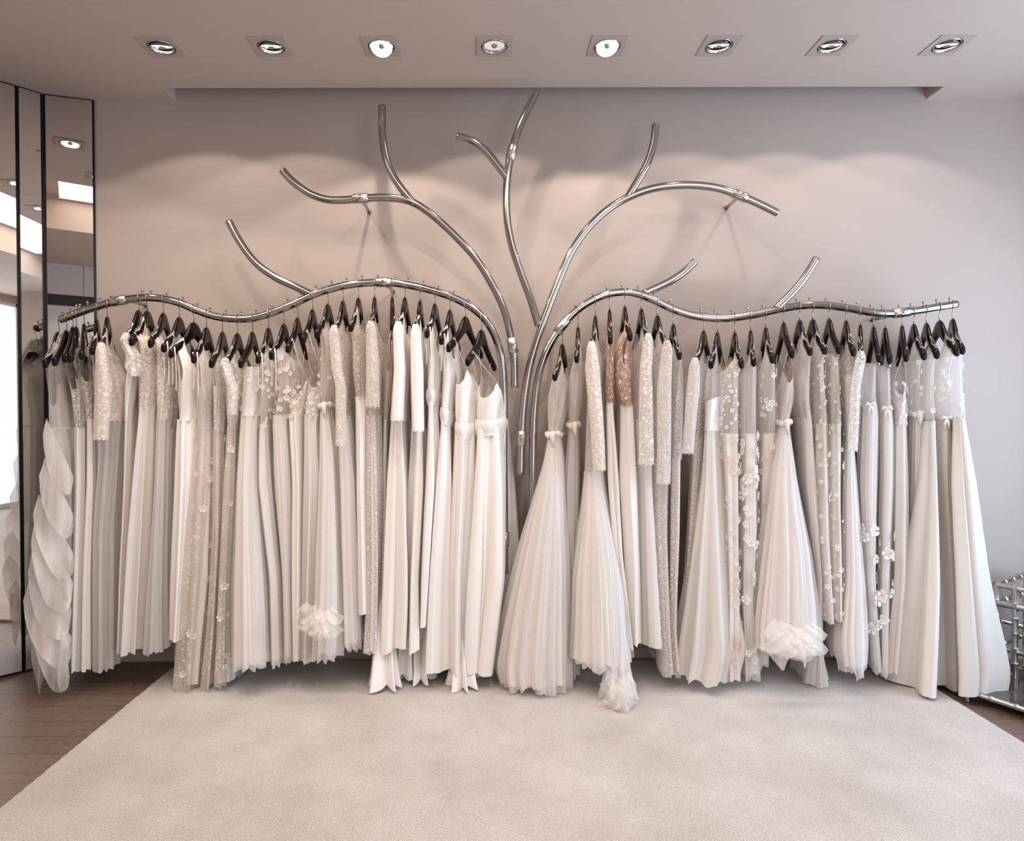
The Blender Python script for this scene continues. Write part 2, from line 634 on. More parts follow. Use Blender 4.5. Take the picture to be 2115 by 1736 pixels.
# unseen lamps added and aimed to brighten the gowns: target point and strength
AIMED = {5: (-1.0, 2.95, 1.15, 46), 6: (-0.40, 2.95, 1.35, 24), 7: (0.65, 2.95, 1.2, 22), 8: (-1.75, 2.95, 1.3, 26)}

SLOT = (P(338, 192, 3.16).x, P(1948, 189, 3.16).x, 3.155, WALLY)
COFFER = (-2.55, 2.5, 0.40, 1.78)
holes = [(x - LR - 0.012, x + LR + 0.012, y - LR - 0.012, y + LR + 0.012) for x, y in lamp_xy + EXTRA] + [SLOT, COFFER]
xs = sorted(set([XL, XR] + [h[0] for h in holes] + [h[1] for h in holes]))
ys = sorted(set([YF, WALLY] + [h[2] for h in holes] + [h[3] for h in holes]))
verts, faces, idx = [], [], {}


def vid(x, y, z):
    k = (round(x, 5), round(y, 5), round(z, 5))
    if k not in idx:
        idx[k] = len(verts)
        verts.append((x, y, z))
    return idx[k]


for i in range(len(xs) - 1):
    for j in range(len(ys) - 1):
        cx, cy = (xs[i] + xs[i + 1]) / 2, (ys[j] + ys[j + 1]) / 2
        if any(h[0] < cx < h[1] and h[2] < cy < h[3] for h in holes):
            continue
        faces.append((vid(xs[i], ys[j], CEIL), vid(xs[i], ys[j + 1], CEIL), vid(xs[i + 1], ys[j + 1], CEIL), vid(xs[i + 1], ys[j], CEIL)))
for (x0, x1, y0, y1), hgt in ((SLOT, 0.25), (COFFER, 0.30)):
    c = [(x0, y0), (x1, y0), (x1, y1), (x0, y1)]
    for k in range(4):
        if hgt == 0.25 and k == 2: continue      # the wall itself closes the slot
        a, d = c[k], c[(k + 1) % 4]
        faces.append((vid(*a, CEIL), vid(*d, CEIL), vid(*d, CEIL + hgt), vid(*a, CEIL + hgt)))
    faces.append(tuple(vid(*q, CEIL + hgt) for q in c))
struct(mesh_obj('ceiling', verts, faces, M_CEIL, smooth=False))

# shop fittings across the room (seen in the end mirror)
bm = bmesh.new()
add_box(bm, -2.7, 0.9, YF, YF + 0.35, 0.0, 2.46)
add_box(bm, -2.7, 0.9, YF, YF + 0.35, 2.58, CEIL)
cab = bm_obj('wall_cupboard', bm, M_WHITE)
tag(cab, 'white wall cupboards with a dark band, seen in the mirror beside the dresses', 'cupboard')
bm = bmesh.new()
add_box(bm, -2.7, 0.9, YF + 0.01, YF + 0.352, 2.46, 2.58)
bm_obj('dark_band', bm, M_BAND, cab)
bm = bmesh.new()
add_box(bm, -1.3, -0.75, YF + 0.35, YF + 0.38, 0.4, 2.30)
bm_obj('grey_panel', bm, M_GREY, cab)
bm = bmesh.new()
for x in (-2.0, -1.4, -0.6, 0.0, 0.5):
    add_box(bm, x - 0.002, x + 0.002, YF + 0.35, YF + 0.353, 0.0, 2.45)
    add_box(bm, x - 0.002, x + 0.002, YF + 0.35, YF + 0.353, 2.59, CEIL)
bm_obj('door_gap', bm, M_GREY, cab)

# ------------------------------------------------------------------ carpet
random.seed(4)
CX1, CX2, CY1, CY2 = -1.585, 2.08, -1.0, 3.24
pts = []
rad = 0.12
for (cx, cy, a0) in ((CX2 - rad, CY2 - rad, 0), (CX1 + rad, CY2 - rad, 90), (CX1 + rad, CY1 + rad, 180), (CX2 - rad, CY1 + rad, 270)):
    for k in range(7):
        a = math.radians(a0 + k * 15)
        pts.append((cx + rad * math.cos(a), cy + rad * math.sin(a)))
dense = []
for i in range(len(pts)):
    a, d = pts[i], pts[(i + 1) % len(pts)]
    L_ = math.dist(a, d)
    n = max(1, int(L_ / 0.01))
    for k in range(n):
        x, y = a[0] + (d[0] - a[0]) * k / n, a[1] + (d[1] - a[1]) * k / n
        r_ = random.uniform(-0.0018, 0.0018)
        dense.append((x + r_, y + r_))
n = len(dense)
v = [(x, y, 0.0) for x, y in dense] + [(x, y, 0.012) for x, y in dense]
mx_, my_ = (CX1 + CX2) / 2, (CY1 + CY2) / 2
v += [(x + (0.006 if x < mx_ else -0.006), y + (0.006 if y < my_ else -0.006), 0.018) for x, y in dense]
f = [(i, (i + 1) % n, n + (i + 1) % n, n + i) for i in range(n)] + [(n + i, n + (i + 1) % n, 2 * n + (i + 1) % n, 2 * n + i) for i in range(n)]
f.append(tuple(range(2 * n, 3 * n)))
tag(mesh_obj('carpet', v, f, M_CARPET, smooth=False), 'large pale beige wool carpet on the floor in front of the dresses', 'carpet')

# ------------------------------------------------------------------ downlights
def disc(bm, r, z, seg=28, x=0, y=0):
    vs = [bm.verts.new((x + r * math.cos(2 * math.pi * k / seg), y + r * math.sin(2 * math.pi * k / seg), z)) for k in range(seg)]
    bm.faces.new(vs)
    return vs


def ring_mesh(prof, seg=32):
    verts, faces = [], []
    for (r, z) in prof:
        for k in range(seg):
            a = 2 * math.pi * k / seg
            verts.append((r * math.cos(a), r * math.sin(a), z))
    for i in range(len(prof) - 1):
        for k in range(seg):
            a, b_ = i * seg + k, i * seg + (k + 1) % seg
            faces.append((a, b_, b_ + seg, a + seg))
    return verts, faces


ORD = ['first', 'second', 'third', 'fourth', 'fifth', 'sixth', 'seventh', 'eighth']
for i, (x, y) in enumerate(lamp_xy + EXTRA):
    main = i < len(LAMPS)
    tilt, bright = (LAMPS[i][1], LAMPS[i][2]) if main else (12, 0)
    root = empty('recessed_downlight', (x, y, CEIL))
    if main:
        how = 'glaring white and tipped towards the room' if bright else ('level with a dark centre' if i == 3 else 'tipped towards the wall')
        tag(root, 'square recessed ceiling downlight, %s from the left, %s' % (ORD[i], how), 'downlight', 'ceiling downlights in a row')
    else:
        tag(root, 'recessed downlight in the ceiling out of the picture, mirrored or added to brighten the room', 'downlight', 'ceiling downlights elsewhere')
    # square trim plate with round opening
    seg = 32
    vv, ff = [], []
    for k in range(seg):
        a = 2 * math.pi * k / seg
        c, s = math.cos(a), math.sin(a)
        m_ = max(abs(c), abs(s))
        vv.append((LS * c / m_, LS * s / m_, -0.004))
        vv.append((LR * 1.12 * c, LR * 1.12 * s, -0.004))
        vv.append((LS * c / m_, LS * s / m_, 0.0))
        vv.append((LR * 1.12 * c, LR * 1.12 * s, 0.012))
    for k in range(seg):
        a, d = 4 * k, 4 * ((k + 1) % seg)
        ff += [(a, a + 1, d + 1, d), (a, d, d + 2, a + 2), (a + 1, a + 3, d + 3, d + 1)]
    # fix the corners of the square
    mesh_obj('trim_plate', vv, ff, M_PLATE, root, smooth=False)
    vv, ff = ring_mesh([(LR * 1.1, 0.13), (LR * 1.1, 0.012), (LR * 1.12, 0.0)])
    ff.append(tuple(range(seg)))
    mesh_obj('housing', vv, ff, M_BLACK, root)
    vv, ff = ring_mesh([(LR * 0.96, -0.004), (LR * 1.03, -0.007), (LR * 1.07, 0.0), (LR * 1.0, 0.012), (LR * 0.93, 0.012), (LR * 0.92, 0.0), (LR * 0.96, -0.004)])
    mesh_obj('gimbal_ring', vv, ff, M_STEEL, root)
    R_ = Matrix.Rotation(math.radians(tilt), 4, 'X')
    vv, ff = ring_mesh([(LR * 0.93, -0.002), (LR * 0.90, 0.004), (LR * 0.80, 0.022), (LR * 0.5, 0.040), (LR * 0.16, 0.047), (0.001, 0.047)])
    o = mesh_obj('reflector', vv, ff, M_CHROME, root)
    o.data.transform(R_)
    vv, ff = ring_mesh([(LR * 0.88, 0.003), (LR * 0.26, 0.004)])
    o = mesh_obj('lens', vv, ff, M_LAMP if bright else (M_LAMP_OFF if i == 3 else M_LAMP_DIM), root)
    o.data.transform(R_)
    vv, ff = ring_mesh([(LR * 0.25, -0.001), (LR * 0.18, -0.005), (0.001, -0.006)])
    o = mesh_obj('bulb_cap', vv, ff, M_STEEL, root)
    o.data.transform(R_)
    l = bpy.data.lights.new('downlight_beam', 'SPOT')
    l.energy = (20 if bright else 8.5) if main else (7 if i < len(LAMPS) + 2 else 16)
    l.color = (1.0, 0.87, 0.77)
    l.spot_size = math.radians(121)
    l.spot_blend = 0.16
    l.shadow_soft_size = 0.018
    lo = bpy.data.objects.new('beam', l)
    link(lo, root)
    lo.location = (0, 0, -0.012)
    lo.rotation_euler = (math.radians(3 if not bright else -6), 0, 0)
    aim = AIMED.get(i - len(LAMPS))
    if main or aim:
        l = bpy.data.lights.new('downlight_core', 'SPOT')
        l.energy = aim[3] if aim else (20 if bright else 18)
        l.color = (1.0, 0.90, 0.81)
        l.spot_size = math.radians(44)
        l.spot_blend = 1.0
        l.shadow_soft_size = 0.03
        lo = bpy.data.objects.new('core_beam', l)
        link(lo, root)
        lo.location = (0, 0, -0.012)
        lo.rotation_euler = (math.radians(-20 if bright else 0), 0, 0)
        if aim:
            lo.rotation_euler = (Vector(aim[:3]) - Vector((x, y, CEIL))).to_track_quat('-Z', 'Y').to_euler()

# ------------------------------------------------------------------ mirrors on the left
mp_ = [Vector((P(192, 214, 3.268).x, 3.268)), Vector((P(90, 196, 3.205).x, 3.205))]
a48 = math.radians(47)
pB = P(36, 178, 3.145)
# B starts at C's left edge and runs towards the left/front
def march(p0, ang, px_target):
    d = Vector((-math.cos(ang), -math.sin(ang)))
    t = 0.0
    while t < 2:
        q = p0 + d * t
        if proj((q.x, q.y, 2.0))[0] < px_target:
            return q
        t += 0.0005
    return p0 + d * 2


pC = mp_[1]
pB0 = march(pC, a48, 89)
pB1 = march(pB0, a48, 41)
pA0 = march(pB1, math.radians(43), 36.5)
pA1 = pA0 + Vector((-math.cos(math.radians(43)), -math.sin(math.radians(43)))) * 0.50


def mirror_panel(a, d, label):
    n = Vector((-(d - a).y, (d - a).x)).normalized()
    if n.y > 0: n = -n
    root = empty('mirror_panel', ((a.x + d.x) / 2, (a.y + d.y) / 2, 0.012))
    tag(root, label, 'mirror', 'tall mirror panels at the left end')
    z0, z1 = 0.012, CEIL - 0.004
    e = (d - a).normalized() * 0.004
    v = [(a.x, a.y, z0), (d.x, d.y, z0), (d.x, d.y, z1), (a.x, a.y, z1)]
    ai, di = a + e, d - e
    q = [(p.x + n.x * 0.004, p.y + n.y * 0.004, z) for p, z in ((ai, z0 + .004), (di, z0 + .004), (di, z1 - .004), (ai, z1 - .004))]
    back = [(p.x - n.x * 0.006, p.y - n.y * 0.006, z) for p, z in ((a, z0), (d, z0), (d, z1), (a, z1))]
    g = mesh_obj('glass', q, [(0, 1, 2, 3)], M_MIRROR, None, smooth=False)
    under(root, g)
    vv = back + v
    ff = [(0, 1, 2, 3), (4, 5, 6, 7), (0, 1, 5, 4), (1, 2, 6, 5), (2, 3, 7, 6), (3, 0, 4, 7)]
    under(root, mesh_obj('backing', vv, ff, M_BLACK, None, smooth=False))
    # thin polished edge
    vv, ff = [], []
    for p, r in ((a, 1), (d, 1)):
        tube_data([Vector((p.x, p.y, z0)), Vector((p.x, p.y, z1))], 0.0028, 6, True, 0, vv, ff)
    tube_data([Vector((a.x, a.y, z1)), Vector((d.x, d.y, z1))], 0.0028, 6, True, 0, vv, ff)
    tube_data([Vector((a.x, a.y, z0)), Vector((d.x, d.y, z0))], 0.0028, 6, True, 0, vv, ff)
    under(root, mesh_obj('edge_trim', vv, ff, M_BLACK, None))


mirror_panel(mp_[0], mp_[1] + (mp_[0] - mp_[1]).normalized() * 0.004, 'tall narrow mirror panel fixed in the corner of the pale wall')
mirror_panel(pB0, pB1, 'middle mirror panel between two dark gaps, reflecting half a gown')
mirror_panel(pA0, pA1, 'mirror panel at the far left edge reflecting the bright shop front')
bm = bmesh.new()
pp = [mp_[0] + Vector((0, 0.0)), pC, pB1, pA1, Vector((XL, pA1.y)), Vector((XL, WALLY)), Vector((mp_[0].x, WALLY))]
off = Vector((-0.008, 0.008))
vv = [(p.x + (off.x if i_ < 4 else 0), p.y + (off.y if i_ in (1, 2, 3) else 0), z) for z in (0.0, CEIL) for i_, p in enumerate(pp)]
m_ = len(pp)
ff = [(i_, (i_ + 1) % m_, m_ + (i_ + 1) % m_, m_ + i_) for i_ in range(m_)]
struct(mesh_obj('trim_1', vv, ff, M_BLACK, smooth=False))

# ------------------------------------------------------------------ rails and branches
TR = 0.0185


def px_path(pts, Y=YR, n=7):
    return catmull([P(x, y, Y) for x, y in pts], n)


RAIL_L = [(124, 660), (160, 646), (200, 633), (240, 622), (290, 615), (330, 616), (370, 625), (405, 640), (440, 652), (480, 658), (520, 657),
          (560, 646), (605, 628), (650, 607), (700, 592), (745, 585), (800, 583), (850, 590), (890, 599), (930, 612), (965, 629), (995, 652),
          (1018, 684), (1032, 722), (1039, 770), (1041, 830), (1040, 920), (1041, 1010), (1042, 1100), (1042, 1183)]
RAIL_R = [(1975, 628), (1930, 635), (1880, 643), (1838, 647), (1800, 645), (1750, 636), (1700, 630), (1655, 631), (1605, 639), (1560, 649),
          (1500, 657), (1440, 653), (1390, 638), (1350, 619), (1315, 606), (1285, 603), (1245, 610), (1200, 634), (1165, 668), (1135, 712),
          (1115, 765), (1105, 830), (1101, 900), (1100, 1000), (1100, 1100), (1100, 1183)]
BR_L = [(583, 352), (606, 376), (640, 400), (675, 412), (710, 413), (745, 410), (800, 408), (850, 417), (895, 446), (945, 492), (985, 537),
        (1018, 590), (1042, 642), (1056, 700), (1062, 745), (1063, 800)]
BR_LT = [(789, 219), (790, 280), (796, 322), (808, 356), (828, 388), (856, 422)]
BR_R = [(1606, 440), (1570, 422), (1528, 404), (1480, 388), (1420, 382), (1360, 387), (1310, 402), (1262, 428), (1215, 470), (1178, 524),
        (1150, 590), (1128, 648), (1108, 705), (1092, 765), (1082, 830), (1077, 905), (1075, 980)]
BR_RT = [(1354, 258), (1350, 295), (1338, 335), (1318, 372), (1296, 408)]
BR_C = [(1108, 190), (1090, 226), (1070, 270), (1058, 310), (1050, 350), (1046, 400), (1048, 455), (1058, 510), (1078, 570), (1096, 618), (1112, 672)]
BR_CT = [(944, 282), (975, 292), (1003, 312), (1028, 342), (1046, 366)]
TW_L = [(473, 457), (496, 500), (528, 542), (568, 572), (610, 592), (648, 610)]
TW_R1 = [(1435, 540), (1412, 562), (1380, 583), (1330, 606)]
TW_R2 = [(1686, 534), (1664, 570), (1640, 600), (1602, 638)]


def rail_y(pts, px):
    p = sorted([q for q in pts], key=lambda q: q[0])
    if pts is RAIL_L:
        p = [q for q in pts[:23]]
    else:
        p = sorted([q for q in pts[:21]], key=lambda q: q[0])
    return float(np.interp(px, [q[0] for q in p], [q[1] for q in p]))


def sleeve_part(root, pts, px, py, length=0.075, screw=True):
    """connector clamp round the tube nearest (px, py)"""
    path = px_path(pts)
    c = P(px, py, YR)
    k = min(range(len(path)), key=lambda i_: (path[i_] - c).length)
    k = max(1, min(k, len(path) - 2))
    t = (path[k + 1] - path[k - 1]).normalized()
    c = path[k]
    prof = [c - t * length / 2, c - t * (length / 2 - 0.003), c + t * (length / 2 - 0.003), c + t * length / 2]
    s_ = under(root, tube('connector_sleeve', prof, [TR + 0.001, TR + 0.005, TR + 0.005, TR + 0.001], M_STEEL, None, 20))
    vv, ff = [], []
    a = Vector((0, -1, 0))
    q = c + a * (TR + 0.004)
    tube_data([q, q + a * 0.005, q + a * 0.0055], [0.0085, 0.0085, 0.006], 10, True, 0, vv, ff)
    o = mesh_obj('screw', vv, ff, M_CHROME, None)
    o.parent = s_
    o.data.transform(Matrix.Translation(-Vector(root.location)))


def bracket(root, px, py, ex, ey):
    a = P(px, py, YR)
    e = P(ex, ey, WALLY - 0.001)
    o = under(root, tube('wall_bracket', [a, e], 0.009, M_STEEL, None, 12))
    vv, ff = [], []
    tube_data([e + Vector((0, -0.003, 0)), e - Vector((0, 0.001, 0))], 0.0115, 16, True, 0, vv, ff)
    f_ = mesh_obj('wall_plate', vv, ff, M_STEEL, None)
    f_.parent = o
    f_.data.transform(Matrix.Translation(-Vector(root.location)))


def branch(root, pts, name):
    return under(root, tube(name, px_path(pts), TR, M_CHROME, None, 20))


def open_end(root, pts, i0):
    """black disc painted in for the shade inside an open tube end"""
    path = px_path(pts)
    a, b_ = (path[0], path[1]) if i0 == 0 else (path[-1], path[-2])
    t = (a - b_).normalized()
    under(root, tube('bore_shade', [a, a + t * 0.001], TR * 0.82, M_BLACK, None, 16))


rl = empty('garment_rail', P(1042, 1183, YR))
tag(rl, 'left wavy chrome garment rail shaped like a drooping branch, starting by the mirror', 'clothes rail', 'branch shaped clothes rails')
branch(rl, RAIL_L, 'rail_tube'); branch(rl, TW_L, 'twig')
for p_ in ((250, 619), (795, 584), (1042, 1108)): sleeve_part(rl, RAIL_L, *p_)
bracket(rl, 262, 619, 301, 630); bracket(rl, 797, 586, 812, 601); bracket(rl, 1042, 1108, 1036, 1100)
open_end(rl, RAIL_L, 0); open_end(rl, TW_L, 0)
rr_ = empty('garment_rail', P(1100, 1183, YR))
tag(rr_, 'right wavy chrome garment rail shaped like a drooping branch, ending beside the white wall', 'clothes rail', 'branch shaped clothes rails')
branch(rr_, RAIL_R, 'rail_tube'); branch(rr_, TW_R1, 'twig'); branch(rr_, TW_R2, 'twig')
for p_ in ((1160, 675), (1862, 645)): sleeve_part(rr_, RAIL_R, *p_, length=0.085)
bracket(rr_, 1160, 675, 1142, 700); bracket(rr_, 1862, 647, 1800, 660)
open_end(rr_, TW_R1, 0); open_end(rr_, TW_R2, 0)
bl = empty('branch_sculpture', P(1063, 800, YR))
tag(bl, 'chrome tube branch curving up to the left above the left rail', 'wall sculpture', 'chrome branches on the wall')
branch(bl, BR_L, 'branch_tube'); branch(bl, BR_LT, 'twig')
for p_ in ((745, 411), (1060, 712)): sleeve_part(bl, BR_L, *p_)
bracket(bl, 748, 413, 763, 438); bracket(bl, 1060, 712, 1056, 722)
open_end(bl, BR_L, 0); open_end(bl, BR_LT, 0)
br_ = empty('branch_sculpture', P(1075, 980, YR))
tag(br_, 'central chrome tube trunk forking into a right arching branch and an upright one', 'wall sculpture', 'chrome branches on the wall')
branch(br_, BR_R, 'branch_tube'); branch(br_, BR_RT, 'twig'); branch(br_, BR_C, 'branch_tube'); branch(br_, BR_CT, 'twig')
for pts_, p_ in ((BR_R, (1528, 403)), (BR_R, (1077, 905)), (BR_C, (1055, 318))): sleeve_part(br_, pts_, *p_)
bracket(br_, 1526, 405, 1500, 430); bracket(br_, 1077, 905, 1073, 903)
open_end(br_, BR_R, 0); open_end(br_, BR_RT, 0); open_end(br_, BR_C, 0); open_end(br_, BR_CT, 0)

# small chrome stub rail on the right hand wall, seen only in the middle mirror
tag(tube('rail_stub', [Vector((XR, 0.05, 2.12)), Vector((XR - 0.28, 0.05, 2.12))], 0.014, M_STEEL, None, 12),
    'short chrome rail stub on the far wall, seen in the middle mirror panel', 'rail stub')

# ------------------------------------------------------------------ hangers
HL, HDROP = 0.195, 0.155
_TU = [0, .012, .024, .036, .050, .068, .095, .130, .170, .195]
_TZ = [0, -.001, -.005, -.015, -.034, -.060, -.088, -.112, -.136, -.152]


def arm_top(u):
    return float(np.interp(abs(u), _TU, _TZ))


def arm_bot(u):
    return float(np.interp(abs(u), [0, .02, .19, .195], [-.080, -.088, -.194, -.188]))


def hanger_body_data():
    verts, faces = [], []
    us = [-.195, -.192, -.18, -.15, -.12, -.09, -.07, -.055, -.042, -.03, -.02, -.01, 0]
    us = us + [-u for u in us[-2::-1]]
    seg = 10
    for u in us:
        zt, zb = arm_top(u), arm_bot(u)
        zc, hh = (zt + zb) / 2, (zt - zb) / 2
        d = 0.0095 if abs(u) < 0.05 else 0.010 + 0.002 * (abs(u) / HL)
        if abs(u) > 0.194: hh *= 0.7; d *= 0.7
        for k in range(seg):
            a = 2 * math.pi * k / seg
            c, s = math.cos(a), math.sin(a)
            verts.append((u, d * math.copysign(abs(s) ** 0.8, s), zc + hh * math.copysign(abs(c) ** 0.7, c)))
    n = len(us)
    for i_ in range(n - 1):
        for k in range(seg):
            a, d = i_ * seg + k, i_ * seg + (k + 1) % seg
            faces.append((a, d, d + seg, a + seg))
    faces.append(tuple(range(seg))[::-1])
    faces.append(tuple((n - 1) * seg + k for k in range(seg)))
    return verts, faces


_hv, _hf = hanger_body_data()
_HME = None


def hanger(ax, ay, nx, ny, railpts, label, group):
    global _HME
    c = P(ax, ay, YR)
    best, bt = 1e9, 0
    for k in range(-140, 141):
        th = math.radians(k * 0.5)
        q = (c.x + HL * math.sin(th), c.y - HL * math.cos(th), c.z - 0.165)
        e = abs(proj(q)[0] - nx)
        if e < best: best, bt = e, th
    th = max(-0.75, min(0.75, bt))
    root = empty('clothes_hanger', c)
    root.rotation_euler = (0, 0, th - math.pi / 2)   # local +X (u) points to the near end
    tag(root, label, 'hanger', group)
    if _HME is None:
        o = mesh_obj('hanger_body', _hv, _hf, M_HANGER, root)
        _HME = o.data
    else:
        o = bpy.data.objects.new('hanger_body', _HME)
        link(o, root)
    zr = P(ax, rail_y(railpts, ax), YR).z - c.z
    R = TR + 0.0035
    path = [Vector((0, 0, -0.01)), Vector((0, 0, max(0.005, (zr - R) * 0.5)))]
    for a in range(-65, 206, 18):
        an = math.radians(a)
        path.append(Vector((R * math.cos(an), 0, zr + R * math.sin(an))))
    tube('hook', path, 0.0019, M_WIRE, root, 6)
    return root, c, th


def peg(root, ax, pts):
    y = rail_y(pts, ax)
    p = P(ax, y, YR)
    vv, ff = [], []
    b0 = p + Vector((0, 0, TR - 0.002))
    tube_data([b0, b0 + Vector((0, 0, 0.014))], 0.0025, 8, True, 0, vv, ff)
    tube_data([b0 + Vector((0, 0, 0.012)), b0 + Vector((0, 0, 0.014)), b0 + Vector((0, 0, 0.021)), b0 + Vector((0, 0, 0.023))],
              [0.0035, 0.006, 0.006, 0.0035], 10, True, 0, vv, ff)
    under(root, mesh_obj('stop_peg', vv, ff, M_CHROME, None))


# ------------------------------------------------------------------ gowns
class Form:
    """centre, half depth U, half width V and height of a hanging gown as a function of height"""
    def __init__(self, c, th, tops, levels):
        self.th = th
        self.eu = Vector((math.sin(th), -math.cos(th), 0))
        self.ev = Vector((math.cos(th), math.sin(th), 0))
        rows = list(tops)
        for (py, xl, xr, U, Yc) in levels:
            Yn = Yc - U * math.cos(th)
            nn = P((xl + xr) / 2, py, Yn)
            V = (xr - xl) / 2 * Yn / F
            V = max(0.008, V)
            if nn.z < 0.024:
                nn.z = 0.024
            ce = nn - self.eu * U
            rows.append((ce.x, ce.y, nn.z, U, V))
        rows.sort(key=lambda r: -r[2])
        a = np.array(rows)
        zz = np.linspace(a[0, 2], a[-1, 2], 160)
        ok = a[::-1]
        cols = [np.interp(zz, ok[:, 2], ok[:, k]) for k in (0, 1, 3, 4)]
        sm = []
        w = 11
        for q in cols:
            pad = np.concatenate([2 * q[0] - q[w // 2:0:-1], q, 2 * q[-1] - q[-2:-w // 2 - 1:-1]])
            sm.append(np.convolve(pad, np.ones(w) / w, 'valid')[:160])
        self.zz = zz[::-1]
        self.c = [q[::-1] for q in sm]
        self.top, self.bot = a[0, 2], a[-1, 2]

    def at(self, z):
        return [float(np.interp(z, self.zz, q)) for q in self.c]

    def pt(self, z, ph, gu=0.0, gv=0.0, disp=0.0, n=2.4, ux=1.0, vx=1.0):
        cx, cy, U, V = self.at(z)
        U = U * ux + gu
        V = V * vx + gv
        co, si = math.cos(ph), math.sin(ph)
        u = U * math.copysign(abs(co) ** (2 / n), co)
        v = V * math.copysign(abs(si) ** (2 / n), si)
        if disp:
            nu, nv = co / max(U, .01), si / max(V, .01)
            l = math.hypot(nu, nv)
            u += disp * nu / l
            v += disp * nv / l
        p = Vector((cx, cy, z)) + self.eu * u + self.ev * v
        if p.y > WALLY - 0.016: p.y = WALLY - 0.016
        return p


def grid_mesh(name, rows, mat, parent, closed=True, uvw=None, skip=None):
    R_, C_ = len(rows), len(rows[0])
    verts = [p for r in rows for p in r]
    faces, uvs = [], []
    # arc length along a middle row for u, height for v
    mid = rows[R_ // 2]
    acc = [0.0]
    for k in range(1, C_ + 1):
        acc.append(acc[-1] + (mid[k % C_] - mid[k - 1]).length)
    cc = C_ if closed else C_ - 1
    for i_ in range(R_ - 1):
        for k in range(cc):
            if skip and skip(i_, k): continue
            k2 = (k + 1) % C_
            a, b_, c_, d_ = i_ * C_ + k, i_ * C_ + k2, (i_ + 1) * C_ + k2, (i_ + 1) * C_ + k
            faces.append((a, b_, c_, d_))
            uvs.append(((acc[k], verts[a].z), (acc[k + 1], verts[b_].z), (acc[k + 1], verts[c_].z), (acc[k], verts[d_].z)))
    return mesh_obj(name, verts, faces, mat, parent, True, uvs)


def gown_skirt(name, form, zt, zb, mat, parent, rnd, k=9, amp=0.33, tied=0.3, gu=0.0, gv=0.0, ux=1.0, vx=1.0, hem=0.006, rag=0.0, cols=144, rowsn=44, sharp=0.8, sway=0.5, hemslope=0.0):
    p0, p1, p2, p3 = [rnd.uniform(0, 6.28) for _ in range(4)]
    rows = []
    for i_ in range(rowsn + 1):
        t = i_ / rowsn
        row = []
        g = tied + (1 - tied) * min(1.0, t * 1.25) ** 0.8
        zc = zt + (zb - zt) * t
        _, _, U, V = form.at(zc)
        A = amp * (V * vx + 0.25 * U * 0.12) * 2 * math.pi / k * g
        for j in range(cols):
            ph = 2 * math.pi * j / cols
            x = k * ph + 1.1 * math.sin(2 * ph + p0) + 0.8 * math.sin(3 * ph + p1) + sway * math.sin(2.2 * t + p2)
            f1 = 1 - 2 * abs(math.sin(x / 2 + p3)) ** sharp
            f2 = math.cos(2.3 * x + p1 + t * 1.5) * 0.22
            d = A * (f1 + f2)
            z = zc
            if t > 0.75:
                q = (t - 0.75) / 0.25
                z += q * (hem * math.sin(x + 1.0) + hemslope * math.sin(ph))
                if rag:
                    z += q * q * rag * (mnoise.noise(Vector((j * 0.11, p0, 0))) + 0.35 * mnoise.noise(Vector((j * 0.4, p1, 3))))
            z = max(z, 0.021)
            row.append(form.pt(z, ph, gu, gv, d, 2.3, ux, vx) if z >= form.bot - 0.2 else form.pt(form.bot, ph, gu, gv, d))
        rows.append(row)
    return grid_mesh(name, rows, mat, parent)


def gown_bodice(form, c, kind, sh, z0, zw, mat, parent, rnd, armhole=None, scal=0.0, thin=0.013, neck=0.075, depth=0.10, name='bodice'):
    cols, rowsn = 112, 30
    p0 = rnd.uniform(0, 6)
    zs = []
    for j in range(cols):
        s = math.cos(2 * math.pi * j / cols)
        au = abs(s) * (sh if kind in ('cap', 'sleeve', 'tank') else 1)
        if kind in ('cap', 'sleeve'):
            zt = c.z + arm_top(au) + 0.004
            if au < neck:
                zn = c.z + arm_top(neck) + 0.004
                zt = zn - depth * (1 - (au / neck) ** 2) ** 0.7
        elif kind == 'tank':
            if au > neck:
                zt = c.z + arm_top(au) + 0.004
                lim = sh * 0.90
                if au > lim:
                    zt -= 0.17 * ((au - lim) / (sh - lim)) ** 0.55
            else:
                zn = c.z + arm_top(neck) + 0.004
                zt = zn - depth * (1 - (au / neck) ** 2) ** 0.7
        elif kind == 'straps':
            zt = z0 - 0.11 * abs(au - 0.6) / 0.6
        else:
            zt = z0 + 0.004 * math.cos(2 * s)
        zt += scal * math.sin(j * 1.9)
        zs.append(max(zt, zw + 0.03))
    rows = []
    hi = max(zs)
    for i_ in range(rowsn + 1):
        t = i_ / rowsn
        row = []
        for j in range(cols):
            ph = 2 * math.pi * j / cols
            z = zs[j] + (zw - zs[j]) * t
            ze = min(z, form.top)
            below = zs[j] - z
            vx = min(1.0, 0.28 + (below / 0.10) ** 0.7) if kind in ('cap', 'sleeve', 'tank') else 1.0
            d = 0.0035 * math.sin(5 * ph + p0 + 3 * t) * math.sin(math.pi * min(1, t * 1.1)) + 0.003 * math.sin(9 * ph + 5 * t + p0)
            q = form.pt(ze, ph, 0, 0, d, 2.2, 1.0, vx)
            q.z = z
            row.append(q)
        rows.append(row)
    skip = None
    if armhole:
        ztop, zbot, frac = armhole

        def skip(i_, k):
            p = rows[i_][k]
            zc, hz = (ztop + zbot) / 2, (ztop - zbot) / 2
            ph = 2 * math.pi * k / cols
            if ph > math.pi: ph -= 2 * math.pi
            return (ph / frac) ** 2 + ((p.z - zc) / hz) ** 2 < 1
    return grid_mesh(name, rows, mat, parent, skip=skip)


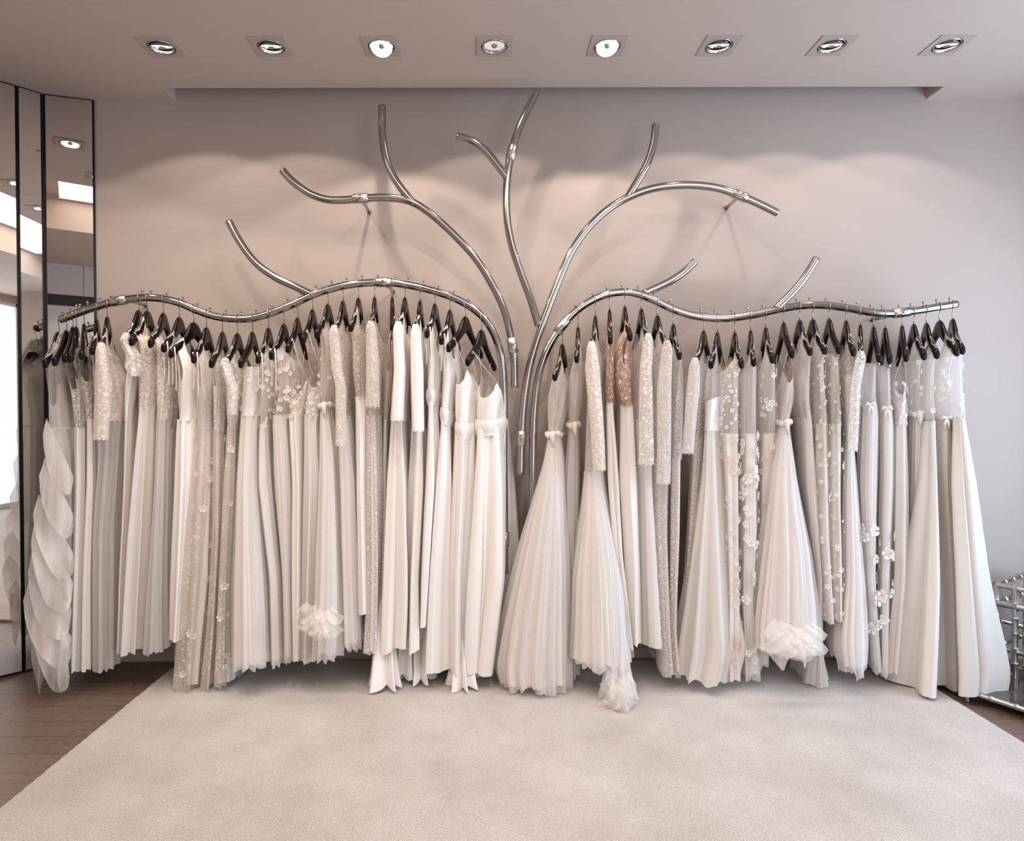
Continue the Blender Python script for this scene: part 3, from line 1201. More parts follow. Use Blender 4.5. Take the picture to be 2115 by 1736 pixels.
def gown_sleeve(c, th, levels, mat, parent, rnd, name='sleeve', scal=0.004, sh=0.19):
    """levels: (py, xl, xr); hangs from the near shoulder"""
    eu = Vector((math.sin(th), -math.cos(th), 0))
    ev = Vector((math.cos(th), math.sin(th), 0))
    tip = c + eu * (sh - 0.005) + Vector((0, 0, arm_top(sh) + 0.006))
    Yn = tip.y - 0.035
    knots = [(tip.x, tip.y, tip.z, 0.014, 0.012), (tip.x + eu.x * 0.01, tip.y - 0.008, tip.z - 0.035, 0.03, 0.022)]
    for (py, xl, xr) in levels:
        q = P((xl + xr) / 2, py, Yn)
        knots.append((q.x, Yn + 0.032, q.z, 0.032, (xr - xl) / 2 * Yn / F))
    a = np.array(sorted(knots, key=lambda r: r[2]))
    zs = np.linspace(a[-1, 2], a[0, 2], 34)
    rows = []
    C_ = 40
    p0 = rnd.uniform(0, 6)
    for i_, z in enumerate(zs):
        cx, cy, U, V = [float(np.interp(z, a[:, 2], a[:, k])) for k in (0, 1, 3, 4)]
        row = []
        for j in range(C_):
            ph = 2 * math.pi * j / C_
            r = 1 + 0.05 * math.sin(3 * ph + p0 + z * 5) + 0.03 * math.sin(7 * ph + z * 9)
            zz = z + (scal * math.sin(j * 1.6) if i_ == len(zs) - 1 else 0)
            row.append(Vector((cx, cy, zz)) + eu * (U * math.cos(ph) * r) + ev * (V * math.sin(ph) * r))
        rows.append(row)
    return grid_mesh(name, rows, mat, parent)


def flower_data(p, n, size, rnd, verts, faces, petals=5):
    n = n.normalized()
    a = n.orthogonal().normalized()
    b_ = n.cross(a)
    rot = rnd.uniform(0, 6.28)
    base = len(verts)
    verts.append(p + n * 0.002)
    for k in range(petals):
        an = rot + 2 * math.pi * k / petals
        w = math.pi / petals * 0.95
        r = size * rnd.uniform(0.85, 1.1)
        lift = rnd.uniform(0.25, 0.7)
        ids = []
        for (da, rr, zz) in ((-w * 0.6, 0.45, 0.12), (-w, 0.85, 0.35), (-w * 0.35, 1.05, 0.45), (w * 0.35, 1.05, 0.4), (w, 0.85, 0.35), (w * 0.6, 0.45, 0.12)):
            d = a * math.cos(an + da) + b_ * math.sin(an + da)
            ids.append(len(verts))
            verts.append(p + d * (r * rr) + n * (0.002 + r * zz * lift))
        faces.append((base, *ids))


def flowers(form, root, rnd, count, z0, z1, size, mat, name, single=False, phr=1.35, disp=0.004, petals=5, dens=None):
    verts, faces = [], []
    for q in range(count):
        t = rnd.random()
        if dens == 'up': t = t ** 1.8
        if dens == 'down': t = 1 - t ** 1.8
        z = max(z0 + (z1 - z0) * t, 0.03)
        ph = rnd.uniform(-phr, phr)
        p = form.pt(z, ph, 0, 0, disp)
        nn = form.pt(z, ph, 0, 0, disp + 0.02) - p
        if nn.length < 1e-6: nn = form.eu
        s = size * rnd.uniform(0.7, 1.25)
        if single:
            v, f_ = [], []
            flower_data(Vector((0, 0, 0)), nn, s, rnd, v, f_, petals)
            o = mesh_obj(name, v, f_, mat, None, False)
            o.location = p - Vector(root.location)
            o.parent = root
        else:
            flower_data(p, nn, s, rnd, verts, faces, petals)
    if not single:
        under(root, mesh_obj(name, verts, faces, mat, None, False))


def crumple(name, px, py, Y, rx, rz, ry, mat, parent, seed):
    """a gathered, crushed handful of net: narrow at the top, full below"""
    rows = []
    c = P(px, py, Y)
    Rn, Cn = 60, 96
    for i_ in range(Rn + 1):
        v_ = math.pi * (0.02 + 0.96 * i_ / Rn)
        t = i_ / Rn
        row = []
        for j in range(Cn):
            u_ = 2 * math.pi * j / Cn
            d = Vector((math.sin(v_) * math.cos(u_), math.sin(v_) * math.sin(u_), math.cos(v_)))
            q = Vector((d.x * 1.5, d.y * 1.5, d.z * 1.1 + seed * 3.1))
            w = Vector((mnoise.noise(q), mnoise.noise(q + Vector((7, 0, 0))), mnoise.noise(q + Vector((0, 9, 0)))))
            q2 = q * 1.6 + w * 1.6
            r = 0.66 + 0.60 * (0.5 - abs(mnoise.noise(q2))) + 0.16 * (0.4 - abs(mnoise.noise(q2 * 2.1)))
            r += 0.03 * math.sin(13 * u_ + 5 * w.x) * (1 - t)
            k = (0.55 + 0.60 * min(1, t * 1.7)) if py < 1400 else (0.95 + 0.15 * t)
            p = c + Vector((d.x * rx * r * k, d.y * ry * r * k, d.z * rz * (0.8 + 0.25 * r) + w.z * rz * .25))
            p.z = max(p.z, 0.021)
            row.append(p)
        rows.append(row)
    return grid_mesh(name, rows, mat, None)

def swag(px, py, Y, w, h, dep, seed, k=9, tilt=0.0):
    """loosely gathered fold of net picked up at its top edge and fanning downwards"""
    c = P(px, py, Y)
    rows = []
    Rn, Cn = 26, 72
    for i_ in range(Rn + 1):
        t = i_ / Rn
        row = []
        for j in range(Cn + 1):
            s_ = -1 + 2 * j / Cn
            nz = mnoise.noise(Vector((s_ * 1.3 + seed * 5.3, t * 1.2, 2)))
            nz2 = mnoise.noise(Vector((s_ * 3.1 + seed * 2.3, t * 2.4, 7)))
            an = math.atan2(s_ * 1.1, t + .22)
            fold = 1 - 2 * abs(math.sin(k * an / 2 + seed + 2.0 * nz))
            x = w * s_ * (.34 + .66 * t ** .7) + w * .12 * nz
            z = -h * t * (1 - .38 * s_ * s_) + h * .12 * nz2 - tilt * s_ * h
            y = -dep * math.sin(math.pi * min(1.0, t * .82)) * (1 - .55 * s_ * s_) - (.016 * fold + .02 * nz2) * (.25 + t)
            p = c + Vector((x, y, z))
            p.z = max(p.z, .021)
            row.append(p)
        rows.append(row)
    return grid_mesh('gathered_net', rows, MATS['crushed'], None, closed=False)


# one entry per hanger, left to right.
# hanger: body top x,y and near end x,y; top: cut of the bodice; bm, sm: bodice and skirt cloth; w: waist height
# lv: (y, left x, right x) of the near edge of the gown at that height; o: options
G = [
 dict(h=(122,684,92,732), top='cap', bm='organza', sm='organza', w=885, lv=[(745,98,136),(880,98,138),(940,96,148),(1100,90,150),(1280,84,148),(1385,84,140)], o=dict(ruffle=1, arm=(735,835,.8), neck=.06, yoke=1),
      d='white organza gown with swirling diagonal ruffles', q='at the mirror end of the left rail'),
 dict(h=(138,680,112,722), top='straps', bm='crepe', sm='crepe', w=880, lv=[(760,114,124),(880,116,128),(1370,128,140)], o=dict(back=1),
      d='plain ivory gown mostly hidden by the ruffled gown', q='second from the mirror'),
 dict(h=(151,673,134,705), top='cap', bm='lace', sm='crepe', w=885, lv=[(715,140,166),(800,140,168),(882,152,172),(1000,153,172),(1200,147,170),(1388,142,166)], o=dict(arm=(728,800,.9), neck=.06),
      d='slim gown with open floral lace cap sleeve bodice', q='next to the ruffled gown'),
 dict(h=(158,673,146,705), top='straps', bm='crepe', sm='crepe', w=880, lv=[(750,152,162),(900,166,173),(1360,160,172)], o=dict(back=1),
      d='plain pale gown squeezed behind two lace cap sleeve gowns', q='fourth from the mirror'),
 dict(h=(174,667,168,700), top='cap', bm='lace', sm='crepe', w=868, lv=[(712,165,192),(800,168,192),(866,178,194),(1000,176,196),(1200,168,190),(1385,165,190)], o=dict(arm=(722,785,.9), neck=.06),
      d='slim crepe gown with shorter floral lace cap sleeve bodice', q='left of the long lace sleeve gown'),
 dict(h=(200,658,190,690), top='tank', bm='crepe', sm='tullewarm', w=870, lv=[(740,190,202),(870,194,204),(1100,188,200),(1380,182,198)], o=dict(back=1),
      d='plain pale gown hidden behind the lace sleeve gown', q='sixth from the mirror'),
 dict(h=(222,653,208,692), top='sleeve', bm='laceguip', sm='tullewarm', w=868, lv=[(715,200,256),(800,192,260),(852,194,261),(872,198,256),(950,198,250),(1100,186,242),(1388,186,240)], o=dict(sl=[(800,190,222),(908,186,214)], neck=.06, scal=.004, under=1, k=13),
      d='gown with full corded lace top, elbow sleeve and soft tulle skirt', q='seventh from the mirror'),
 dict(h=(287,640,256,707), top='tank', bm='satin', sm='crepe', w=868, lv=[(730,252,282),(800,256,272),(852,254,266),(1000,250,262),(1200,240,252),(1350,236,248)], o=dict(sh=.17, puff=1),
      d='slim crepe gown with small lace edged puff sleeve', q='left of a round necked lace gown'),
 dict(h=(305,641,271,703), top='cap', bm='laceguip', sm='chiffon', w=842, lv=[(700,272,318),(780,274,322),(838,277,314),(846,278,312),(950,266,308),(1100,250,300),(1352,232,288)], o=dict(sh=.16, neck=.05, under=1, k=8),
      d='wide chiffon skirted gown with high corded lace bodice', q='under the first rise of the left rail'),
 dict(h=(338,645,310,705), top='cap', bm='laceguip', sm='tullewarm', w=865, lv=[(705,316,342),(800,318,345),(862,318,344),(1000,312,340),(1200,296,338),(1350,283,340)], o=dict(sh=.165, neck=.08, under=1, k=14, rag=.03),
      d='gown with corded lace top and two layered tulle hem', q='right of the wide chiffon skirted gown'),
 dict(h=(371,654,337,719), top='tank', bm='lace', sm='crepe', w=888, lv=[(735,336,356),(850,342,358),(885,344,352),(1100,339,348),(1325,339,348)], o=dict(sh=.165, back=1, loops=1),
      d='narrow lace topped gown with hanging ribbon loops', q='tucked left of the plain satin gown'),
 dict(h=(401,665,351,730), top='tank', bm='satin', sm='satin', w=868, lv=[(760,356,392),(820,352,396),(862,358,399),(872,356,396),(1000,352,394),(1200,345,382),(1326,341,374)], o=dict(sh=.165, depth=.2, neck=.09, loops=1, k=6),
      d='plain ivory satin gown with deep neckline and short hem', q='left of the embroidered lace sheath'),
 dict(h=(427,675,399,732), top='tank', bm='bead', sm='motif', w=885, lv=[(780,398,430),(880,400,436),(1000,388,436),(1200,366,430),(1430,350,410)], o=dict(sh=.165, depth=.16, loops=1, k=7, rag=.02, lining='lining', flow=(26,.016)),
      d='long embroidered net sheath with scalloped lace hem touching the carpet', q='right of the short hemmed satin gown'),
 dict(h=(460,684,436,744), top='tank', bm='lace', sm='motif', w=890, lv=[(790,431,456),(890,436,458),(1100,434,456),(1300,424,446),(1425,410,438)], o=dict(sh=.18, depth=.16, under=1, lining='lining', k=7),
      d='slim satin and lace gown with embroidered panels', q='between two embroidered lace gowns'),
 dict(h=(491,687,462,737), top='cap', bm='lace', sm='motif', w=885, lv=[(790,460,486),(885,464,484),(1000,456,482),(1200,448,472),(1420,438,474)], o=dict(sh=.18, under=1, lining='lining', flow=(16,.018), k=7, sl=[(800,464,484),(856,466,482)], rag=.03),
      d='embroidered net gown with shiny cap sleeve and loose net flowers', q='left of the strapless tulle gown'),
 dict(h=(522,684,497,750), top='strapless', bm='crepe', sm='tulle', w=858, lv=[(757,496,532),(850,489,534),(866,488,530),(1000,478,530),(1200,466,545),(1387,463,552)], o=dict(clips=1, U=.23, k=13, lining='lining', flb=(10,.011)),
      d='strapless gown with bright full tulle skirt clipped to its hanger', q='in the first dip of the left rail'),
 dict(h=(555,676,533,738), top='cap', bm='sheer', sm='tulle', w=878, lv=[(740,533,565),(820,530,562),(872,533,549),(884,530,550),(1000,524,558),(1200,550,577),(1378,553,582)], o=dict(sh=.165, loops=1, k=12, lining='lining', flb=(46,.0115)),
      d='sheer bodice tulle gown with white petal appliques and pinched waist', q='right of the strapless tulle gown'),
 dict(h=(587,668,560,732), top='cap', bm='sheer', sm='tulle', w=860, lv=[(740,563,602),(820,566,606),(856,557,592),(864,555,590),(1000,558,600),(1200,576,602),(1370,580,606)], o=dict(sh=.165, loops=1, k=11, lining='lining', flb=(60,.012)),
      d='round necked sheer gown sprinkled with white petal appliques over tulle', q='left of two spaghetti strap gowns'),
 dict(h=(615,655,594,715), top='straps', bm='lace', sm='crepe', w=858, lv=[(782,600,632),(850,588,628),(862,592,622),(1000,600,624),(1200,600,622),(1365,604,618)], o=dict(strap=4, under=1, k=6, flb=(26,.010)),
      d='spaghetti strap gown with lace cups and slim cream skirt', q='left of the peaked lace camisole gown'),
 dict(h=(646,638,625,700), top='straps', bm='lace', sm='chiffon', w=858, lv=[(768,634,666),(850,622,660),(862,624,650),(1000,622,656),(1200,618,650),(1372,612,645)], o=dict(strap=5, under=1, k=7, flb=(26,.010)),
      d='spaghetti strap gown with peaked lace camisole bodice', q='just right of the lace cupped gown'),
 dict(h=(678,627,654,690), top='tank', bm='sheer', sm='tulle', w=838, lv=[(700,655,684),(790,655,690),(834,657,676),(845,655,680),(950,650,694),(1100,642,700),(1250,634,704),(1368,628,700)], o=dict(sh=.165, U=.23, knot=1, k=14, lining='lining', flb=(14,.010), bunch=(662,1288,2.83,.105,.075,.045)),
      d='sheer topped tulle gown with knotted flower waist and bunched up hem', q='left of the first long lace sleeve'),
 dict(h=(709,620,691,677), top='sleeve', bm='lacefine', sm='tulle', w=860, lv=[(700,690,712),(850,691,712),(870,692,718),(1000,694,732),(1200,698,740),(1345,702,745)], o=dict(sl=[(760,682,704),(800,690,712),(920,690,711)], k=11, rag=.03, lining='lining'),
      d='tulle skirted gown with long narrow dotted lace sleeve', q='first of the lace sleeves under the rail crest'),
 dict(h=(741,614,724,672), top='cap', bm='lacefine', sm='satin', w=822, lv=[(700,723,746),(780,724,752),(818,731,754),(1000,735,753),(1272,740,760)], o=dict(neck=.06, k=5),
      d='slim plain skirted gown with dotted lace cap sleeve bodice', q='between the two long lace sleeves'),
 dict(h=(774,612,766,668), top='sleeve', bm='lacefine', sm='scroll', w=860, lv=[(690,760,784),(850,754,784),(1000,754,786),(1150,757,786),(1250,756,784),(1352,750,782)], o=dict(sl=[(740,753,780),(840,753,782)], lining='lining', k=6, lm='scroll'),
      d='long all over lace gown with wide fan patterned sleeve', q='left of the plain satin sleeve gowns'),
 dict(h=(810,612,811,675), top='straps', bm='sheer', sm='crepe', w=870, lv=[(735,796,812),(800,794,806),(870,792,800),(1100,788,798),(1300,780,790)], o=dict(back=1, strap=4),
      d='narrow sheer topped gown almost hidden by its neighbours', q='behind the satin sleeve at the rail crest'),
 dict(h=(837,613,823,673), top='sleeve', bm='satin', sm='satin', w=870, lv=[(700,810,838),(850,806,834),(1000,796,843),(1200,787,846),(1345,781,840)], o=dict(sl=[(760,811,836),(868,804,832)], sleevemat='satin', k=5, neck=.09, hemslope=.03, train=(792,1345,1424,764,820,2.86)),
      d='plain satin gown with wide sleeve and gathered train on the carpet', q='first of two plain satin sleeves'),
 dict(h=(868,619,859,675), top='sleeve', bm='satin', sm='satin', w=888, lv=[(710,848,874),(850,850,874),(1000,843,876),(1200,839,863),(1350,837,866)], o=dict(sl=[(770,846,873),(890,849,874)], sleevemat='satin', k=5, neck=.09, hemslope=.03, train=(832,1350,1400,806,858,2.95)),
      d='plain satin gown with longer straight sleeve', q='second of two plain satin sleeves'),
 dict(h=(899,626,881,696), top='tank', bm='satin', sm='satin', w=832, lv=[(740,877,900),(820,876,903),(836,880,898),(1000,873,904),(1200,866,888),(1296,864,880)], o=dict(sh=.165, neck=.09, loops=1, k=5, depth=.16, peplum=1),
      d='sleeveless cowl neck satin gown with short hem', q='right of the two satin sleeves'),
 dict(h=(930,639,911,700), top='tank', bm='satin', sm='satin', w=868, lv=[(760,910,934),(850,905,928),(872,908,924),(1000,895,926),(1200,880,918),(1393,868,918)], o=dict(sh=.165, neck=.09, loops=1, k=6, depth=.16, peplum=1, train=(866,1375,1410,846,888,2.93)),
      d='sleeveless draped satin gown with buttoned hanger loops', q='left of the deep V satin gown'),
 dict(h=(962,653,926,719), top='straps', bm='satin', sm='satin', w=893, lv=[(762,932,960),(850,930,967),(890,932,966),(1000,926,964),(1200,918,956),(1390,921,952)], o=dict(strap=4, k=6, peplum=1, vneck=1, train=(950,1385,1430,922,978,2.87)),
      d='deep V satin slip gown with trailing hem', q='second from the rail bend'),
 dict(h=(995,680,965,749), top='straps', bm='satin', sm='satin', w=886, lv=[(790,974,1026),(850,971,1028),(885,974,1027),(1000,967,1032),(1200,957,1034),(1396,954,1010)], o=dict(strap=4, k=5, peplum=1, vneck=1),
      d='thin strapped satin slip gown with cowl cups', q='last on the left rail beside the vertical tubes'),
 # right hand rail
 dict(h=(1162,709,1146,768), top='cap', bm='bead', sm='tulle', w=900, lv=[(800,1124,1162),(850,1123,1160),(893,1129,1150),(905,1127,1150),(960,1116,1156),(1150,1056,1165),(1300,1016,1168),(1395,998,1168),(1442,1012,1168)], o=dict(knot=1, U=.24, k=17, lining='lining', rag=.06, amp=.30, hemslope=-.02),
      d='huge fanned tulle gown with sparkling beaded bodice and twisted waist', q='first on the right rail'),
 dict(h=(1194,674,1191,742), top='cap', bm='bead', sm='tullewarm', w=880, lv=[(775,1173,1199),(830,1171,1201),(876,1175,1194),(1000,1163,1195),(1200,1166,1195),(1400,1165,1200)], o=dict(knot=1, k=11, Yb=.05),
      d='beaded tulle gown with slimmer skirt and tied waist', q='second on the right rail'),
 dict(h=(1230,651,1222,711), top='sleeve', bm='bead', sm='tulle', w=980, lv=[(740,1212,1238),(850,1207,1240),(972,1204,1240),(1050,1196,1254),(1200,1170,1286),(1390,1164,1300)], o=dict(sl=[(760,1210,1240),(880,1222,1250),(972,1228,1254)], sleevemat='laceguip', U=.24, k=16, lining='lining', rag=.04, amp=.30, bunch=(1278,1432,2.76,.078,.085,.07), train=(1278,1400,1474,1244,1312,2.76)),
      d='mermaid gown with beaded lace body, long sleeve, flared tulle and crumpled train', q='third on the right rail'),
 dict(h=(1259,638,1261,703), top='tank', bm='nude', sm='satin', w=836, lv=[(700,1246,1266),(800,1249,1268),(832,1253,1268),(842,1251,1268),(1000,1253,1284),(1150,1268,1290),(1340,1292,1312)], o=dict(sh=.18, k=5, flb=(16,.008), Yb=.03),
      d='blush lace topped gown with smooth satin skirt', q='left of the wider blush lace bodice'),
 dict(h=(1290,632,1302,697), top='tank', bm='nude', sm='satin', w=840, lv=[(700,1270,1307),(800,1272,1308),(836,1288,1309),(846,1286,1311),(1000,1286,1318),(1200,1300,1324),(1335,1306,1326)], o=dict(sh=.17, k=5, flb=(14,.008)),
      d='blush pink lace bodice gown with narrow satin skirt', q='right of another blush topped gown'),
 dict(h=(1324,636,1339,694), top='sleeve', bm='sheer', sm='chiffon', w=870, lv=[(720,1322,1350),(850,1316,1350),(1000,1321,1350),(1200,1325,1362),(1340,1328,1373)], o=dict(sl=[(760,1326,1350),(850,1324,1353),(960,1323,1355)], sleevemat='lace', k=6, lm='scroll'),
      d='chiffon gown with straight white lace sleeve', q='left of the all over scroll lace gowns'),
 dict(h=(1357,650,1378,720), top='sleeve', bm='scroll', sm='scroll', w=950, lv=[(740,1358,1392),(900,1354,1388),(1100,1354,1384),(1300,1366,1388),(1400,1372,1396)], o=dict(lining='lining', k=6, sl=[(800,1362,1390),(1000,1360,1388)], sleevemat='lacefine', rag=.03),
      d='all over scroll lace gown with covered shoulder', q='first of two scroll lace gowns'),
 dict(h=(1390,668,1404,731), top='cap', bm='scroll', sm='scroll', w=950, lv=[(750,1392,1416),(900,1388,1413),(1100,1385,1410),(1300,1384,1400),(1395,1386,1410)], o=dict(lining='lining', k=6, rag=.03),
      d='narrower scroll lace column gown', q='second of two scroll lace gowns'),
 dict(h=(1454,682,1435,744), top='sleeve', bm='lacefine', sm='lacefine', w=910, lv=[(780,1432,1452),(900,1424,1448),(1100,1412,1434),(1300,1398,1420)], o=dict(sl=[(800,1424,1450),(860,1420,1444),(937,1414,1437)], sleevemat='scroll', lining='lining', Yb=.06, k=7),
      d='lace gown with bent scroll lace sleeve', q='left of the plain flared chiffon gown'),
 dict(h=(1482,685,1468,748), top='cap', bm='sheer', sm='chiffon', w=890, lv=[(780,1452,1480),(830,1450,1482),(884,1452,1478),(894,1451,1478),(1000,1442,1484),(1150,1416,1496),(1260,1398,1506),(1350,1378,1520),(1412,1374,1504)], o=dict(U=.22, k=10, amp=.30, satinwrap=1, hem=.015),
      d='flared ivory chiffon gown with smooth satin waist and sheer top', q='right of the bent lace sleeve'),
 dict(h=(1517,685,1532,751), top='cap', bm='sheer', sm='chiffon', w=900, lv=[(765,1490,1530),(900,1488,1530),(1000,1494,1532),(1200,1502,1530),(1405,1500,1534)], o=dict(sh=.175, fl=(90,.013), flb=(70,.008), k=6, petal='petalwarm'),
      d='sheer blush gown covered in small cloth petals', q='right of the flared chiffon gown'),
 dict(h=(1550,681,1557,742), top='cap', bm='sheer', sm='sheer', w=900, lv=[(760,1535,1564),(900,1534,1563),(1100,1530,1566),(1250,1530,1556),(1405,1532,1572)], o=dict(lining='crepe', fl=(64,.021), k=7),
      d='sheer cape gown with clustered large cloth flowers', q='between two other flower covered gowns'),
 dict(h=(1581,675,1596,744), top='cap', bm='sheer', sm='sheer', w=900, lv=[(760,1578,1607),(900,1572,1608),(1100,1566,1600),(1250,1560,1592),(1380,1560,1590)], o=dict(sh=.175, fl=(66,.017), flb=(24,.014), Yb=.06, k=7, petal='petalwarm', lining='crepe'),
      d='transparent gown scattered with white cloth flowers', q='left of the beaded wide tulle gown'),
 dict(h=(1618,665,1636,730), top='straps', bm='bead', sm='tulle', w=876, lv=[(760,1620,1643),(820,1616,1644),(870,1612,1632),(882,1610,1634),(1000,1588,1652),(1150,1566,1682),(1300,1546,1700),(1365,1548,1700)], o=dict(strap=4, knot=1, U=.24, k=16, lining='lining', rag=.05, amp=.30, bunch=(1640,1325,2.78,.15,.08,.045)),
      d='big cone shaped tulle gown with beaded strap bodice and puffed hem', q='under the right rail twig'),
 dict(h=(1651,660,1674,719), top='cap', bm='bead', sm='chiffon', w=868, lv=[(730,1654,1682),(820,1650,1678),(866,1662,1680),(874,1664,1681),(1000,1668,1690),(1200,1690,1702),(1350,1676,1706),(1432,1662,1722)], o=dict(k=9, amp=.30, Yb=.02),
      d='beaded neckline gown with cream skirt fanning out near the carpet', q='right of the big cone tulle gown'),
 dict(h=(1678,658,1704,724), top='cap', bm='bead', sm='bead', w=880, lv=[(730,1682,1708),(860,1690,1714),(1100,1694,1721),(1290,1708,1729)], o=dict(lining='crepe', fl=(60,.010), flb=(40,.008), k=6),
      d='high necked daisy embroidered column gown', q='first of two daisy column gowns'),
 dict(h=(1712,657,1734,713), top='strapless', bm='bead', sm='lining', w=880, lv=[(733,1710,1738),(860,1718,1742),(1100,1722,1745),(1285,1727,1744)], o=dict(clips=1, fl=(60,.010), flb=(26,.009), k=5),
      d='strapless daisy embroidered column gown', q='second of two daisy column gowns'),
 dict(h=(1747,661,1763,728), top='tank', bm='lace', sm='tulle', w=915, lv=[(770,1742,1766),(860,1748,1768),(910,1750,1766),(1000,1745,1774),(1200,1742,1790),(1340,1724,1798),(1392,1736,1796)], o=dict(sh=.18, U=.22, k=13, lining='lining', rag=.05, under=1),
      d='tulle gown with sculpted floral lace bodice ending in a wispy hem', q='right of the daisy column gowns'),
 dict(h=(1777,669,1778,744), top='sleeve', bm='lace', sm='tullewarm', w=905, lv=[(790,1766,1782),(900,1768,1780),(1100,1780,1787),(1300,1790,1800)], o=dict(sl=[(800,1766,1784),(932,1760,1778)], Yb=.06),
      d='narrow gown with open guipure lace sleeve', q='left of the two clipped strapless gowns'),
 dict(h=(1804,673,1816,739), top='strapless', bm='sheer', sm='tullewarm', w=842, lv=[(752,1785,1814),(835,1784,1812),(848,1781,1818),(1000,1776,1816),(1200,1786,1812),(1392,1803,1826)], o=dict(clips=1, k=13, lining='lining', bow=1, fll=(14,.028)),
      d='strapless pleated gown with petal appliques low on the skirt', q='left of the two clipped strapless gowns, right of a lace sleeve'),
 dict(h=(1828,675,1838,744), top='strapless', bm='sheer', sm='tullewarm', w=850, lv=[(757,1818,1840),(845,1822,1843),(856,1821,1847),(1000,1820,1848),(1200,1816,1840),(1400,1818,1838)], o=dict(clips=1, k=12, lining='lining', bow=1, fll=(12,.026)),
      d='narrower strapless pleated gown with ribbon bow waist', q='right one of the two clipped strapless gowns'),
 dict(h=(1863,671,1872,730), top='straps', bm='lace', sm='chiffon', w=884, lv=[(785,1848,1874),(880,1850,1873),(1000,1849,1877),(1200,1847,1880),(1390,1828,1868)], o=dict(strap=4, k=8, under=1, hem=.012, flb=(20,.009)),
      d='V necked lace bodice gown with soft wavy chiffon hem', q='fifth from the free end of the right rail'),
 dict(h=(1887,668,1909,731), top='cap', bm='sheer', sm='chiffon', w=858, lv=[(740,1886,1906),(820,1886,1906),(854,1888,1905),(864,1888,1909),(1000,1885,1909),(1200,1880,1896),(1380,1870,1880)], o=dict(sh=.17, k=12, knot=1, amp=.30, Yb=.04, flb=(14,.010)),
      d='sheer topped gown with knotted waist and finely pleated skirt', q='fourth from the free end of the right rail'),
 dict(h=(1913,666,1936,733), top='cap', bm='sheer', sm='satinpale', w=876, lv=[(750,1914,1935),(830,1912,1935),(872,1914,1935),(1000,1908,1940),(1200,1888,1950),(1432,1866,1952)], o=dict(sh=.17, U=.22, k=4, flb=(14,.010)),
      d='A line satin gown with sheer bodice and centre front panel', q='third from the free end of the right rail'),
 dict(h=(1940,661,1977,734), top='cap', bm='sheer', sm='satincream', w=870, lv=[(750,1944,1970),(830,1942,1966),(866,1944,1966),(1000,1944,1972),(1200,1956,1986),(1450,1960,1994)], o=dict(sh=.165, k=4, bow=1, flb=(18,.012), U=.21),
      d='cream satin skirted gown with lace dotted sheer bodice', q='second from the free end of the right rail'),
 dict(h=(1967,657,1988,724), top='cap', bm='sheer', sm='satincream', w=868, lv=[(750,1970,1991),(830,1969,1992),(864,1974,1994),(900,1974,2000),(1000,1974,2014),(1200,1985,2036),(1405,1992,2068),(1440,1990,2062)], o=dict(sh=.17, U=.23, Yb=-.07, k=3, flb=(16,.013), wide=1),
      d='wide glossy satin A line gown', q='at the free end of the right rail'),
]
NL = 31


